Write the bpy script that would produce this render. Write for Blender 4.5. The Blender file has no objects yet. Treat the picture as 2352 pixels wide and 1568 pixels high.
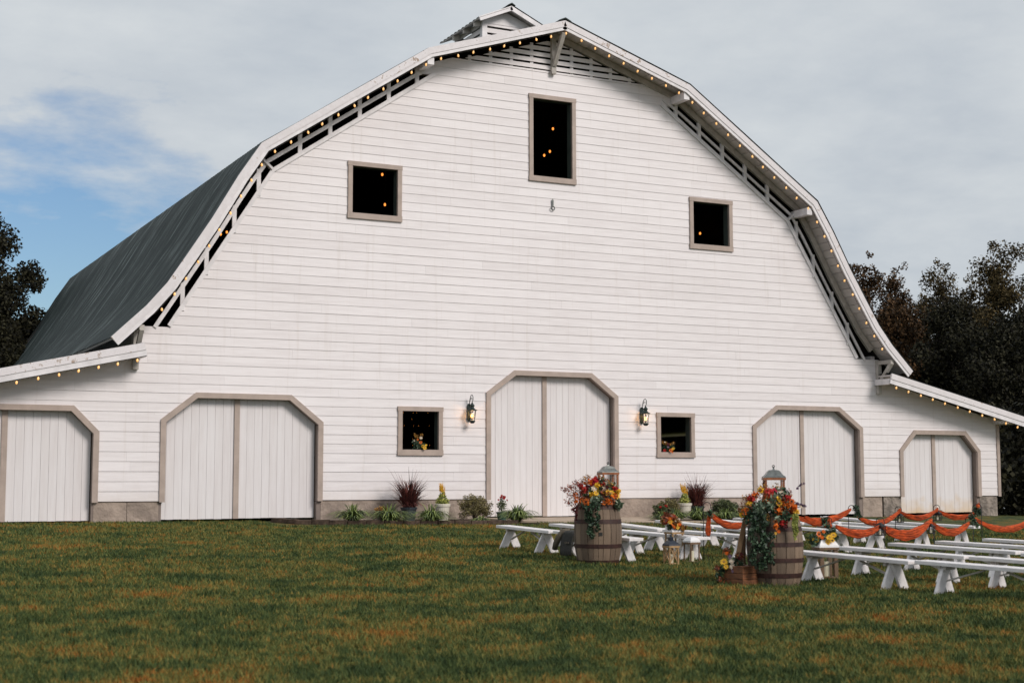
import bpy, bmesh, math, random
import numpy as np
from mathutils import Vector, Matrix
PI = math.pi
sc = bpy.context.scene
COL = sc.collection

# ------------------------------------------------------------------ camera
CAM = (-16.32592, -30.50057, 0.371508)
YAW, PITCH, ROLL = 0.463320, 0.0966924, -0.00125660
FPX, IW, IH = 3343.73, 2352.0, 1568.0
def _basis():
    f = np.array([math.sin(YAW)*math.cos(PITCH), math.cos(YAW)*math.cos(PITCH), math.sin(PITCH)])
    r = np.array([math.cos(YAW), -math.sin(YAW), 0.0]); u = np.cross(r, f)
    c, s = math.cos(ROLL), math.sin(ROLL)
    return c*r+s*u, -s*r+c*u, f
CR, CU, CF = _basis()
cd = bpy.data.cameras.new('camera'); cam = bpy.data.objects.new('camera', cd); COL.objects.link(cam)
cam.matrix_world = Matrix(((CR[0], CU[0], -CF[0], CAM[0]), (CR[1], CU[1], -CF[1], CAM[1]), (CR[2], CU[2], -CF[2], CAM[2]), (0, 0, 0, 1)))
cd.sensor_width = 36.0; cd.lens = 36.0*FPX/IW; cd.clip_start = 0.1; cd.clip_end = 3000
cd.dof.use_dof = True; cd.dof.focus_distance = 33.0; cd.dof.aperture_fstop = 2.6
sc.camera = cam

# ------------------------------------------------------------------ sky and sun
SUN_EL, SUN_AZ = math.radians(34), math.radians(157)     # azimuth measured clockwise from +Y
def ray(px, py):
    d = CF + CR*(px-IW/2)/FPX - CU*(py-IH/2)/FPX
    return d
w = bpy.data.worlds.new('World'); sc.world = w; w.use_nodes = True
nt = w.node_tree; nt.nodes.clear()
def N(t, kind, **kw):
    n = t.nodes.new(kind)
    for k, v in kw.items():
        if k.startswith('i_'): n.inputs[k[2:].replace('_', ' ')].default_value = v
        else: setattr(n, k, v)
    return n
SKY_STR = 0.10
sky = N(nt, 'ShaderNodeTexSky', sky_type='NISHITA'); sky.sun_disc = False
sky.sun_elevation = SUN_EL; sky.sun_rotation = SUN_AZ; sky.dust_density = 0.6; sky.air_density = 1.3; sky.ozone_density = 2.0
tc = N(nt, 'ShaderNodeTexCoord')
sep = N(nt, 'ShaderNodeSeparateXYZ'); nt.links.new(tc.outputs['Generated'], sep.inputs[0])
def M(op, a, b=None, c=None, clamp=False, t=None):
    t = t or nt
    n = t.nodes.new('ShaderNodeMath'); n.operation = op; n.use_clamp = clamp
    for i, v in enumerate((a, b, c)):
        if v is None: continue
        if isinstance(v, (int, float)): n.inputs[i].default_value = v
        else: t.links.new(v, n.inputs[i])
    return n.outputs[0]
den = M('ADD', M('MAXIMUM', sep.outputs['Z'], 0.0), 0.16)
comb = N(nt, 'ShaderNodeCombineXYZ')
nt.links.new(M('DIVIDE', sep.outputs['X'], den), comb.inputs[0]); nt.links.new(M('DIVIDE', sep.outputs['Y'], den), comb.inputs[1])
nz = N(nt, 'ShaderNodeTexNoise', i_Scale=1.35, i_Detail=7.0, i_Roughness=0.55, i_Distortion=0.3); nt.links.new(comb.outputs[0], nz.inputs['Vector'])
nz2 = N(nt, 'ShaderNodeTexNoise', i_Scale=4.2, i_Detail=6.0, i_Roughness=0.6); nt.links.new(comb.outputs[0], nz2.inputs['Vector'])
bd = ray(120, 720); bd = bd/np.linalg.norm(bd)
vd = N(nt, 'ShaderNodeVectorMath', operation='DISTANCE'); nt.links.new(tc.outputs['Generated'], vd.inputs[0]); vd.inputs[1].default_value = tuple(bd)
# cloud cover: thin only round the clear patch low on the left
cv = M('ADD', M('MULTIPLY', M('SUBTRACT', vd.outputs['Value'], 0.085), 13.0), M('MULTIPLY', M('SUBTRACT', nz.outputs['Fac'], 0.5), 1.5))
cv = M('ADD', cv, M('MULTIPLY', M('SUBTRACT', nz2.outputs['Fac'], 0.5), 2.4))
cv = M('MULTIPLY', M('ADD', cv, 0.25, clamp=True), 0.96)
cr = N(nt, 'ShaderNodeValToRGB')
cr.color_ramp.elements[0].position = 0.33; cr.color_ramp.elements[0].color = (3.1, 3.4, 3.75, 1)
cr.color_ramp.elements[1].position = 0.66; cr.color_ramp.elements[1].color = (4.35, 4.55, 4.65, 1)
nt.links.new(M('ADD', M('MULTIPLY', nz.outputs['Fac'], 0.6), M('MULTIPLY', nz2.outputs['Fac'], 0.4)), cr.inputs[0])
mix = N(nt, 'ShaderNodeMix', data_type='RGBA')
tint = N(nt, 'ShaderNodeMix', data_type='RGBA', blend_type='MULTIPLY'); tint.inputs[0].default_value = 1.0; tint.inputs[7].default_value = (.42, .50, .62, 1)
nt.links.new(sky.outputs[0], tint.inputs[6])
nt.links.new(cv, mix.inputs[0]); nt.links.new(tint.outputs[2], mix.inputs[6]); nt.links.new(cr.outputs[0], mix.inputs[7])
bg = N(nt, 'ShaderNodeBackground'); bg.inputs['Strength'].default_value = SKY_STR
nt.links.new(mix.outputs[2], bg.inputs[0]); out = N(nt, 'ShaderNodeOutputWorld'); nt.links.new(bg.outputs[0], out.inputs[0])

sd = bpy.data.lights.new('sun', 'SUN'); sd.energy = 1.5; sd.angle = math.radians(20); sd.color = (1.0, 0.93, 0.87)
so = bpy.data.objects.new('sun', sd); COL.objects.link(so)
sdir = Vector((math.sin(SUN_AZ)*math.cos(SUN_EL), math.cos(SUN_AZ)*math.cos(SUN_EL), math.sin(SUN_EL)))
so.rotation_euler = sdir.to_track_quat('Z', 'Y').to_euler(); so.location = (-20, -30, 30)
sc.view_settings.view_transform = 'Standard'; sc.view_settings.look = 'None'; sc.view_settings.gamma = 1
sc.view_settings.exposure = 0.67; sc.view_settings.use_curve_mapping = False
sc.render.resolution_x = 1024; sc.render.resolution_y = 682

# ------------------------------------------------------------------ ground geometry helpers
GA, GX, GY = -0.483, -0.0054, 0.0268
def gz(x, y):
    return GA + GX*x + GY*np.minimum(y, 0.0) - 0.02*np.maximum(0, x-14)
def G(px, py, h=0.0):
    r = ray(px, py); n = np.array([-GX, -GY, 1.0]); C = np.array(CAM)
    t = (GA + h - n@C)/(n@r); p = C + t*r
    return Vector((float(p[0]), float(p[1]), float(gz(p[0], p[1]))))
def onY(px, py, y):
    r = ray(px, py); t = (y-CAM[1])/r[1]
    return Vector((CAM[0]+t*r[0], y, CAM[2]+t*r[2]))
def atD(px, py, D):
    p = np.array(CAM) + ray(px, py)*D
    return Vector([float(v) for v in p])

# ------------------------------------------------------------------ materials
def mat(name, base, rough=0.6, metal=0.0, var=0.0, vscale=3.0, bump=0.0, bscale=20.0, emit=None, estr=0.0, island=0.0, stretch=(1, 1, 1), spec=0.5, col2=None, trans=0.0, alpha=1.0, dist=0.01, subsurf=0.0):
    m = bpy.data.materials.new(name); m.use_nodes = True; t = m.node_tree
    b = t.nodes['Principled BSDF']
    b.inputs['Base Color'].default_value = (*base, 1); b.inputs['Roughness'].default_value = rough
    b.inputs['Metallic'].default_value = metal; b.inputs['Specular IOR Level'].default_value = spec
    if trans: b.inputs['Transmission Weight'].default_value = trans
    if alpha < 1: b.inputs['Alpha'].default_value = alpha
    if emit: b.inputs['Emission Color'].default_value = (*emit, 1); b.inputs['Emission Strength'].default_value = estr
    g = t.nodes.new('ShaderNodeNewGeometry'); mp = t.nodes.new('ShaderNodeMapping'); t.links.new(g.outputs['Position'], mp.inputs[0])
    mp.inputs['Scale'].default_value = stretch
    if var or col2:
        n = N(t, 'ShaderNodeTexNoise', i_Scale=vscale, i_Detail=6.0, i_Roughness=0.6); t.links.new(mp.outputs[0], n.inputs[0])
        c2 = col2 or tuple(c*(1-var) for c in base)
        c1 = tuple(min(1, c*(1+var*0.6)) for c in base)
        r = N(t, 'ShaderNodeValToRGB'); r.color_ramp.elements[0].position = .36; r.color_ramp.elements[1].position = .64
        r.color_ramp.elements[0].color = (*c2, 1); r.color_ramp.elements[1].color = (*c1, 1)
        if island:
            f = M('ADD', M('MULTIPLY', n.outputs['Fac'], 1-island, t=t), M('MULTIPLY', g.outputs['Random Per Island'], island, t=t), t=t)
            t.links.new(f, r.inputs[0])
            r.color_ramp.elements[0].position = .2; r.color_ramp.elements[1].position = .8
        else: t.links.new(n.outputs['Fac'], r.inputs[0])
        t.links.new(r.outputs[0], b.inputs['Base Color'])
    if bump:
        n = N(t, 'ShaderNodeTexNoise', i_Scale=bscale, i_Detail=5.0); t.links.new(mp.outputs[0], n.inputs[0])
        bp = N(t, 'ShaderNodeBump', i_Strength=bump, i_Distance=dist); t.links.new(n.outputs['Fac'], bp.inputs['Height']); t.links.new(bp.outputs[0], b.inputs['Normal'])
    return m

def siding_material():
    m = bpy.data.materials.new('painted_siding'); m.use_nodes = True; t = m.node_tree; b = t.nodes['Principled BSDF']
    g = t.nodes.new('ShaderNodeNewGeometry')
    s = N(t, 'ShaderNodeSeparateXYZ'); t.links.new(g.outputs['Position'], s.inputs[0])
    mp = N(t, 'ShaderNodeMapping'); mp.inputs['Scale'].default_value = (0.7, 1, 9); t.links.new(g.outputs['Position'], mp.inputs[0])
    n1 = N(t, 'ShaderNodeTexNoise', i_Scale=2.0, i_Detail=8.0, i_Roughness=0.65); t.links.new(mp.outputs[0], n1.inputs[0])
    n2 = N(t, 'ShaderNodeTexNoise', i_Scale=0.35, i_Detail=4.0); t.links.new(g.outputs['Position'], n2.inputs[0])
    r = N(t, 'ShaderNodeValToRGB')
    e = r.color_ramp.elements; e[0].position = .25; e[0].color = (.67, .62, .62, 1); e[1].position = .6; e[1].color = (.815, .77, .775, 1)
    f = M('ADD', M('MULTIPLY', n1.outputs['Fac'], .62, t=t), M('MULTIPLY', g.outputs['Random Per Island'], .13, t=t), t=t)
    f = M('ADD', f, M('MULTIPLY', n2.outputs['Fac'], .25, t=t), t=t)
    t.links.new(f, r.inputs[0])
    mp4 = N(t, 'ShaderNodeMapping'); mp4.inputs['Scale'].default_value = (5, 1, .28); t.links.new(g.outputs['Position'], mp4.inputs[0])
    n4 = N(t, 'ShaderNodeTexNoise', i_Scale=1.6, i_Detail=6.0, i_Roughness=.6); t.links.new(mp4.outputs[0], n4.inputs[0])
    dr = N(t, 'ShaderNodeMapRange'); dr.inputs[1].default_value = .56; dr.inputs[2].default_value = .75; dr.inputs[3].default_value = 0; dr.inputs[4].default_value = .32; t.links.new(n4.outputs['Fac'], dr.inputs[0])
    mx0 = N(t, 'ShaderNodeMix', data_type='RGBA'); mx0.inputs[7].default_value = (.56, .49, .44, 1); t.links.new(dr.outputs[0], mx0.inputs[0]); t.links.new(r.outputs[0], mx0.inputs[6])
    n5 = N(t, 'ShaderNodeTexNoise', i_Scale=3.0, i_Detail=7.0, i_Roughness=.65); t.links.new(g.outputs['Position'], n5.inputs[0])
    lo = M('MULTIPLY', M('ADD', M('MULTIPLY', s.outputs['Z'], -2.2, t=t), M('MULTIPLY', n5.outputs['Fac'], 1.5, t=t), t=t, clamp=True), .35, t=t)
    mxl = N(t, 'ShaderNodeMix', data_type='RGBA'); mxl.inputs[7].default_value = (.52, .43, .35, 1); t.links.new(lo, mxl.inputs[0]); t.links.new(mx0.outputs[2], mxl.inputs[6])
    # small scuffs where paint wore off
    mp2 = N(t, 'ShaderNodeMapping'); mp2.inputs['Scale'].default_value = (1.2, 1, 14); t.links.new(g.outputs['Position'], mp2.inputs[0])
    n3 = N(t, 'ShaderNodeTexNoise', i_Scale=3.3, i_Detail=9.0, i_Roughness=0.8); t.links.new(mp2.outputs[0], n3.inputs[0])
    sp = M('GREATER_THAN', n3.outputs['Fac'], .735, t=t)
    mx = N(t, 'ShaderNodeMix', data_type='RGBA'); mx.inputs[7].default_value = (.42, .34, .30, 1)
    t.links.new(M('MULTIPLY', sp, .7, t=t), mx.inputs[0]); t.links.new(mxl.outputs[2], mx.inputs[6])
    t.links.new(mx.outputs[2], b.inputs['Base Color']); b.inputs['Roughness'].default_value = .55
    bp = N(t, 'ShaderNodeBump', i_Strength=.25, i_Distance=.004); t.links.new(n1.outputs['Fac'], bp.inputs['Height']); t.links.new(bp.outputs[0], b.inputs['Normal'])
    return m

def door_material():
    m = bpy.data.materials.new('painted_door_boards'); m.use_nodes = True; t = m.node_tree; b = t.nodes['Principled BSDF']
    g = t.nodes.new('ShaderNodeNewGeometry'); s = N(t, 'ShaderNodeSeparateXYZ'); t.links.new(g.outputs['Position'], s.inputs[0])
    mp = N(t, 'ShaderNodeMapping'); mp.inputs['Scale'].default_value = (8, 1, .6); t.links.new(g.outputs['Position'], mp.inputs[0])
    n1 = N(t, 'ShaderNodeTexNoise', i_Scale=2.0, i_Detail=8.0, i_Roughness=0.65); t.links.new(mp.outputs[0], n1.inputs[0])
    r = N(t, 'ShaderNodeValToRGB'); e = r.color_ramp.elements
    e[0].position = .2; e[0].color = (.66, .61, .605, 1); e[1].position = .65; e[1].color = (.76, .725, .73, 1)
    t.links.new(M('ADD', M('MULTIPLY', n1.outputs['Fac'], .85, t=t), M('MULTIPLY', g.outputs['Random Per Island'], .15, t=t), t=t), r.inputs[0])
    # clay splashed on the foot of the far right doors
    n2 = N(t, 'ShaderNodeTexNoise', i_Scale=2.5, i_Detail=6.0); t.links.new(g.outputs['Position'], n2.inputs[0])
    hz = M('ADD', M('MULTIPLY', s.outputs['Z'], -1.6, t=t), M('MULTIPLY', M('SUBTRACT', n2.outputs['Fac'], .5, t=t), 1.6, t=t), t=t)
    hz = M('MULTIPLY', M('ADD', hz, -.05, t=t, clamp=True), M('GREATER_THAN', s.outputs['X'], 10.0, t=t), t=t, clamp=True)
    mx = N(t, 'ShaderNodeMix', data_type='RGBA'); mx.inputs[7].default_value = (.62, .42, .20, 1)
    t.links.new(M('MULTIPLY', hz, .9, t=t), mx.inputs[0]); t.links.new(r.outputs[0], mx.inputs[6])
    t.links.new(mx.outputs[2], b.inputs['Base Color']); b.inputs['Roughness'].default_value = .55
    return m

def lawn_material(blades):
    m = bpy.data.materials.new('grass_blades' if blades else 'turf'); m.use_nodes = True; t = m.node_tree; b = t.nodes['Principled BSDF']
    g = t.nodes.new('ShaderNodeNewGeometry')
    s = N(t, 'ShaderNodeSeparateXYZ'); t.links.new(g.outputs['Position'], s.inputs[0])
    cb = N(t, 'ShaderNodeCombineXYZ'); t.links.new(s.outputs['X'], cb.inputs[0]); t.links.new(s.outputs['Y'], cb.inputs[1])
    n1 = N(t, 'ShaderNodeTexNoise', i_Scale=.85, i_Detail=8.0, i_Roughness=0.68, i_Distortion=.5); t.links.new(cb.outputs[0], n1.inputs[0])
    n2 = N(t, 'ShaderNodeTexNoise', i_Scale=4.5, i_Detail=6.0, i_Roughness=0.65); t.links.new(cb.outputs[0], n2.inputs[0])
    f = M('ADD', M('ADD', M('MULTIPLY', M('SUBTRACT', n1.outputs['Fac'], .5, t=t), 1.15, t=t), .485, t=t), M('MULTIPLY', M('SUBTRACT', n2.outputs['Fac'], .5, t=t), 1.0, t=t), t=t)
    if blades: f = M('ADD', f, M('MULTIPLY', M('SUBTRACT', g.outputs['Random Per Island'], .5, t=t), .24, t=t), t=t)
    r = N(t, 'ShaderNodeValToRGB'); e = r.color_ramp.elements
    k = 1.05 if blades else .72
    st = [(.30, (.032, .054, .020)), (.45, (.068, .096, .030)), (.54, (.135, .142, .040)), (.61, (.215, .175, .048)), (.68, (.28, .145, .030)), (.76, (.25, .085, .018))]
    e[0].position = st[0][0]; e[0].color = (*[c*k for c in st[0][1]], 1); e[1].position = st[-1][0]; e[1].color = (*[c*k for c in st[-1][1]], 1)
    for p_, c_ in st[1:-1]:
        q = e.new(p_); q.color = (*[c*k for c in c_], 1)
    t.links.new(f, r.inputs[0]); t.links.new(r.outputs[0], b.inputs['Base Color'])
    b.inputs['Roughness'].default_value = .75; b.inputs['Specular IOR Level'].default_value = .15
    if not blades:
        n3 = N(t, 'ShaderNodeTexNoise', i_Scale=45.0, i_Detail=4.0); t.links.new(g.outputs['Position'], n3.inputs[0])
        bp = N(t, 'ShaderNodeBump', i_Strength=.9, i_Distance=.04); t.links.new(n3.outputs['Fac'], bp.inputs['Height']); t.links.new(bp.outputs[0], b.inputs['Normal'])
    return m

def roof_material():
    m = bpy.data.materials.new('rib_shaded_roof_metal'); m.use_nodes = True; t = m.node_tree; b = t.nodes['Principled BSDF']
    g = t.nodes.new('ShaderNodeNewGeometry'); mp = N(t, 'ShaderNodeMapping'); mp.inputs['Scale'].default_value = (.35, 7, .35); t.links.new(g.outputs['Position'], mp.inputs[0])
    n1 = N(t, 'ShaderNodeTexNoise', i_Scale=1.2, i_Detail=7.0, i_Roughness=0.7); t.links.new(mp.outputs[0], n1.inputs[0])  # light and shade of the ribs painted in as streaks down the slope
    r = N(t, 'ShaderNodeValToRGB'); e = r.color_ramp.elements
    e[0].position = .38; e[0].color = (.016, .024, .024, 1); e[1].position = .66; e[1].color = (.19, .22, .215, 1)
    q = e.new(.54); q.color = (.040, .052, .050, 1)
    t.links.new(n1.outputs['Fac'], r.inputs[0]); t.links.new(r.outputs[0], b.inputs['Base Color'])
    b.inputs['Roughness'].default_value = .62; b.inputs['Metallic'].default_value = .15; b.inputs['Specular IOR Level'].default_value = .25
    return m

def peeling_material():
    m = bpy.data.materials.new('peeling_white_paint'); m.use_nodes = True; t = m.node_tree; b = t.nodes['Principled BSDF']
    g = t.nodes.new('ShaderNodeNewGeometry')
    n1 = N(t, 'ShaderNodeTexNoise', i_Scale=6.0, i_Detail=9.0, i_Roughness=0.75); t.links.new(g.outputs['Position'], n1.inputs[0])
    n2 = N(t, 'ShaderNodeTexNoise', i_Scale=.5, i_Detail=2.0); t.links.new(g.outputs['Position'], n2.inputs[0])
    f = M('ADD', n1.outputs['Fac'], M('MULTIPLY', n2.outputs['Fac'], .35, t=t), t=t)
    r = N(t, 'ShaderNodeValToRGB'); e = r.color_ramp.elements
    e[0].position = .77; e[0].color = (.76, .72, .735, 1); e[1].position = .82; e[1].color = (.36, .27, .21, 1)
    q = e.new(.62); q.color = (.69, .645, .65, 1)
    t.links.new(f, r.inputs[0]); t.links.new(r.outputs[0], b.inputs['Base Color']); b.inputs['Roughness'].default_value = .6
    return m

MT = dict(
 siding=siding_material(), door=door_material(), fascia=peeling_material(), roof=roof_material(),
 trim=mat('taupe_trim_paint', (.415, .330, .283), .6, var=.12, vscale=4),
 jamb=mat('brown_jamb_paint', (.22, .17, .145), .6, var=.15),
 white=mat('white_paint', (.76, .725, .735), .5, var=.12, vscale=5),
 soffit=mat('soffit_boards', (.62, .57, .55), .65, var=.2, vscale=3, island=.4),
 sheath=mat('primed_sheathing', (.68, .60, .57), .8, var=.1),
 rafter=mat('aged_white_beam', (.50, .46, .42), .7, var=.2, vscale=4),
 bench=mat('bench_white_paint', (.80, .76, .755), .5, var=.13, vscale=4, stretch=(5, 1, 3), bump=.3, bscale=25),
 found=mat('parged_foundation', (.36, .285, .235), .9, var=.35, vscale=1.6, bump=1.0, bscale=7, dist=.05),
 stone=mat('rough_stone_block', (.27, .225, .19), .9, var=.5, vscale=3, bump=1.0, bscale=6, dist=.12),
 slab=mat('tan_concrete', (.43, .34, .26), .9, var=.18, vscale=2, bump=.3, bscale=30),
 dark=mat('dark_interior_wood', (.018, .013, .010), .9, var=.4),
 mulch=mat('bark_mulch', (.055, .022, .012), .95, var=.6, vscale=30, bump=1.0, bscale=60, dist=.03),
 edging=mat('edging_block_concrete', (.085, .055, .038), .95, var=.5, vscale=9, bump=.8, bscale=30),
 iron=mat('black_iron', (.016, .016, .016), .5, metal=.3, var=.2),
 bronze=mat('dark_green_bronze', (.022, .036, .033), .45, metal=.3, var=.3, vscale=30),
 oak=mat('weathered_oak_staves', (.175, .122, .082), .75, var=.6, vscale=3, stretch=(6, 6, .7), bump=.5, bscale=30, island=.5, col2=(.055, .036, .025)),
 hoop=mat('rusty_hoop_iron', (.050, .020, .015), .6, metal=.2, var=.4, vscale=14),
 copper=mat('orange_brown_wood', (.30, .10, .035), .5, var=.3, vscale=18),
 pinewood=mat('pale_lantern_wood', (.40, .245, .115), .6, var=.25, vscale=20, stretch=(1, 1, .3)),
 midwood=mat('tan_easel_wood', (.24, .135, .060), .6, var=.35, vscale=14, stretch=(1, 1, .3)),
 oldwood=mat('dark_lantern_wood', (.17, .10, .055), .65, var=.35, vscale=14, stretch=(1, 1, .3)),
 crate=mat('brown_crate_wood', (.20, .075, .028), .6, var=.45, vscale=9, stretch=(1, 1, 5), bump=.3),
 greymetal=mat('brushed_grey_metal', (.19, .20, .19), .35, metal=.6, var=.3, vscale=20),
 whitemetal=mat('white_enamel', (.80, .78, .78), .3, var=.08),
 navy=mat('dark_navy_enamel', (.012, .016, .028), .35, var=.2),
 candle=mat('ivory_candle_wax', (.80, .74, .56), .5, var=.05, spec=.3),
 blackplastic=mat('dark_grey_pot', (.045, .055, .065), .5, var=.2),
 whitepot=mat('cream_pot_glaze', (.62, .57, .48), .5, var=.12),
 greenpot=mat('green_plastic_pot', (.055, .12, .095), .5, var=.15),
 cloth=mat('orange_gauze_cloth', (.48, .070, .010), .9, var=.6, vscale=9, stretch=(1, 1, 5), bump=.6, bscale=60),
 darktweed=mat('charcoal_tweed', (.050, .047, .042), .95, var=.4, vscale=60, bump=.4, bscale=200),
 tweed=mat('grey_brown_tweed', (.115, .095, .070), .95, var=.35, vscale=70, bump=.4, bscale=200),
 liriope=mat('liriope_leaf', (.17, .215, .055), .6, island=.95, var=.5, col2=(.026, .055, .016)),
 redgrass=mat('purple_fountain_grass', (.17, .050, .038), .6, island=.9, var=.5, col2=(.040, .014, .014)),
 box=mat('boxwood_leaf', (.22, .18, .065), .6, island=.9, var=.5, col2=(.035, .032, .015)),
 darkshrub=mat('dark_shrub_leaf', (.11, .13, .045), .6, island=.9, var=.5, col2=(.018, .030, .013)),
 twig=mat('brown_twig', (.07, .045, .03), .8, var=.3),
 leafgreen=mat('bouquet_leaf', (.055, .100, .050), .6, island=.9, var=.5, col2=(.014, .034, .018)),
 leafpale=mat('pale_sage_leaf', (.22, .27, .19), .6, island=.9, var=.4, col2=(.07, .11, .06)),
 leafrust=mat('rust_autumn_leaf', (.30, .075, .022), .6, island=.9, var=.5, col2=(.08, .022, .010)),
 leafwine=mat('wine_berry_leaf', (.36, .075, .035), .6, island=.9, var=.5, col2=(.075, .014, .012)),
 leaflime=mat('lime_leaf', (.42, .42, .10), .6, island=.9, var=.4, col2=(.13, .17, .04)),
 ivy=mat('dark_ivy_leaf', (.035, .070, .032), .6, island=.9, var=.5, col2=(.009, .022, .011)),
 leafgold=mat('golden_autumn_leaf', (.42, .21, .030), .6, island=.9, var=.5, col2=(.14, .060, .012)),
 yellow=mat('yellow_petal', (.80, .46, .020), .6, var=.15, vscale=30),
 orange=mat('orange_petal', (.75, .16, .010), .6, var=.2, vscale=30),
 red=mat('red_petal', (.48, .018, .012), .6, var=.3, vscale=30),
 burgundy=mat('burgundy_petal', (.10, .010, .012), .6, var=.3, vscale=30),
 pink=mat('hot_pink_petal', (.60, .025, .075), .6, var=.2, vscale=30),
 cream=mat('cream_petal', (.78, .66, .52), .6, var=.12, vscale=30),
 lilac=mat('dusty_lilac_petal', (.30, .20, .28), .6, var=.2, vscale=30),
 purple=mat('purple_bloom', (.11, .05, .12), .6, var=.3, vscale=30),
 seed=mat('brown_seed_disc', (.045, .018, .010), .9, var=.4, vscale=60),
 bark=mat('tree_bark', (.045, .034, .028), .9, var=.4, vscale=6, stretch=(3, 3, 1), bump=.6),
 turf=lawn_material(False), blades=lawn_material(True),
 bulb=mat('lit_bulb_glass', (.9, .6, .3), .3, emit=(1.0, .46, .12), estr=.48),
 bulbin=mat('lit_filament_bulb', (.9, .4, .1), .3, emit=(1.0, .30, .05), estr=1.1),
 flame=mat('lantern_filament', (.9, .6, .3), .3, emit=(1.0, .42, .10), estr=6.0),
 socket=mat('bulb_socket_black', (.02, .018, .016), .5),
)
def glass_material():
    m = bpy.data.materials.new('thin_lantern_glass'); m.use_nodes = True; t = m.node_tree; t.nodes.clear()
    tr = N(t, 'ShaderNodeBsdfTransparent'); gl = N(t, 'ShaderNodeBsdfGlossy'); gl.inputs['Roughness'].default_value = .05
    mx = N(t, 'ShaderNodeMixShader'); mx.inputs[0].default_value = .10
    t.links.new(tr.outputs[0], mx.inputs[1]); t.links.new(gl.outputs[0], mx.inputs[2])
    o = N(t, 'ShaderNodeOutputMaterial'); t.links.new(mx.outputs[0], o.inputs[0]); return m
MT['glass'] = glass_material()

# ------------------------------------------------------------------ mesh helpers
class MB:
    def __init__(self): self.v = []; self.f = []; self.smooth = False
    def add(self, vs, fs):
        o = len(self.v); self.v += [tuple(map(float, p)) for p in vs]; self.f += [tuple(i+o for i in q) for q in fs]; return self
    def box(self, x0, x1, y0, y1, z0, z1):
        return self.add([(x0, y0, z0), (x1, y0, z0), (x1, y1, z0), (x0, y1, z0), (x0, y0, z1), (x1, y0, z1), (x1, y1, z1), (x0, y1, z1)],
                        [(0, 3, 2, 1), (4, 5, 6, 7), (0, 1, 5, 4), (1, 2, 6, 5), (2, 3, 7, 6), (3, 0, 4, 7)])
    def prism_y(self, poly, y0, y1):           # poly in (x,z), extruded along y
        n = len(poly)
        vs = [(x, y0, z) for x, z in poly] + [(x, y1, z) for x, z in poly]
        fs = [tuple(range(n)), tuple(range(2*n-1, n-1, -1))] + [(i, i+n, (i+1) % n+n, (i+1) % n) for i in range(n)]
        return self.add(vs, fs)
    def bar(self, a, b, w, d, up=(0, 0, 1)):   # rectangular beam between two points
        a = Vector(a); b = Vector(b); t = (b-a).normalized(); u = Vector(up)
        s = t.cross(u)
        if s.length < 1e-4: s = t.cross(Vector((1, 0, 0)))
        s.normalize(); u = s.cross(t).normalized(); s = s*w/2; u = u*d/2
        vs = [a-s-u, a+s-u, a+s+u, a-s+u, b-s-u, b+s-u, b+s+u, b-s+u]
        return self.add(vs, [(0, 3, 2, 1), (4, 5, 6, 7), (0, 1, 5, 4), (1, 2, 6, 5), (2, 3, 7, 6), (3, 0, 4, 7)])
    def tube(self, pts, r, n=6, cap=True):
        pts = [Vector(p) for p in pts]; rs = r if isinstance(r, (list, tuple)) else [r]*len(pts)
        o = len(self.v); prev = None
        for i, p in enumerate(pts):
            t = (pts[min(i+1, len(pts)-1)]-pts[max(i-1, 0)])
            if t.length < 1e-9: t = Vector((0, 0, 1))
            t.normalize()
            if prev is None:
                s = t.cross(Vector((0, 0, 1)))
                if s.length < .05: s = t.cross(Vector((1, 0, 0)))
            else: s = prev - t*prev.dot(t)
            s.normalize(); prev = s; u = t.cross(s)
            for k in range(n):
                a = 2*PI*k/n; self.v.append(tuple(p+(s*math.cos(a)+u*math.sin(a))*rs[i]))
        for i in range(len(pts)-1):
            for k in range(n):
                self.f.append((o+i*n+k, o+i*n+(k+1) % n, o+(i+1)*n+(k+1) % n, o+(i+1)*n+k))
        if cap:
            self.f.append(tuple(o+k for k in range(n-1, -1, -1))); self.f.append(tuple(o+(len(pts)-1)*n+k for k in range(n)))
        return self
    def lathe(self, prof, c=(0, 0, 0), n=16, sx=1, sy=1, rot=0.0):  # prof list of (r,z)
        o = len(self.v)
        for r, z in prof:
            for k in range(n):
                a = 2*PI*k/n+rot; self.v.append((c[0]+r*math.cos(a)*sx, c[1]+r*math.sin(a)*sy, c[2]+z))
        for i in range(len(prof)-1):
            for k in range(n):
                self.f.append((o+i*n+k, o+i*n+(k+1) % n, o+(i+1)*n+(k+1) % n, o+(i+1)*n+k))
        self.f.append(tuple(o+k for k in range(n-1, -1, -1))); self.f.append(tuple(o+(len(prof)-1)*n+k for k in range(n)))
        return self
    def ball(self, c, r, n=8, m=6, sz=1.0):
        prof = [(r*math.sin(PI*(i+.02)/(m+.04)), -r*sz*math.cos(PI*(i+.02)/(m+.04))) for i in range(m+1)]
        return self.lathe(prof, c, n)
    def build(self, name, m, parent=None, smooth=False, loc=None, bevel=0.0):
        me = bpy.data.meshes.new(name); me.from_pydata(self.v, [], self.f); me.materials.append(m); me.update()
        if smooth: me.polygons.foreach_set('use_smooth', [True]*len(me.polygons))
        o = bpy.data.objects.new(name, me); COL.objects.link(o)
        if parent is not None: o.parent = parent
        if loc is not None: o.location = loc
        if bevel:
            b = o.modifiers.new('bevel', 'BEVEL'); b.width = bevel; b.segments = 2; b.limit_method = 'ANGLE'
        return o
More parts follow.
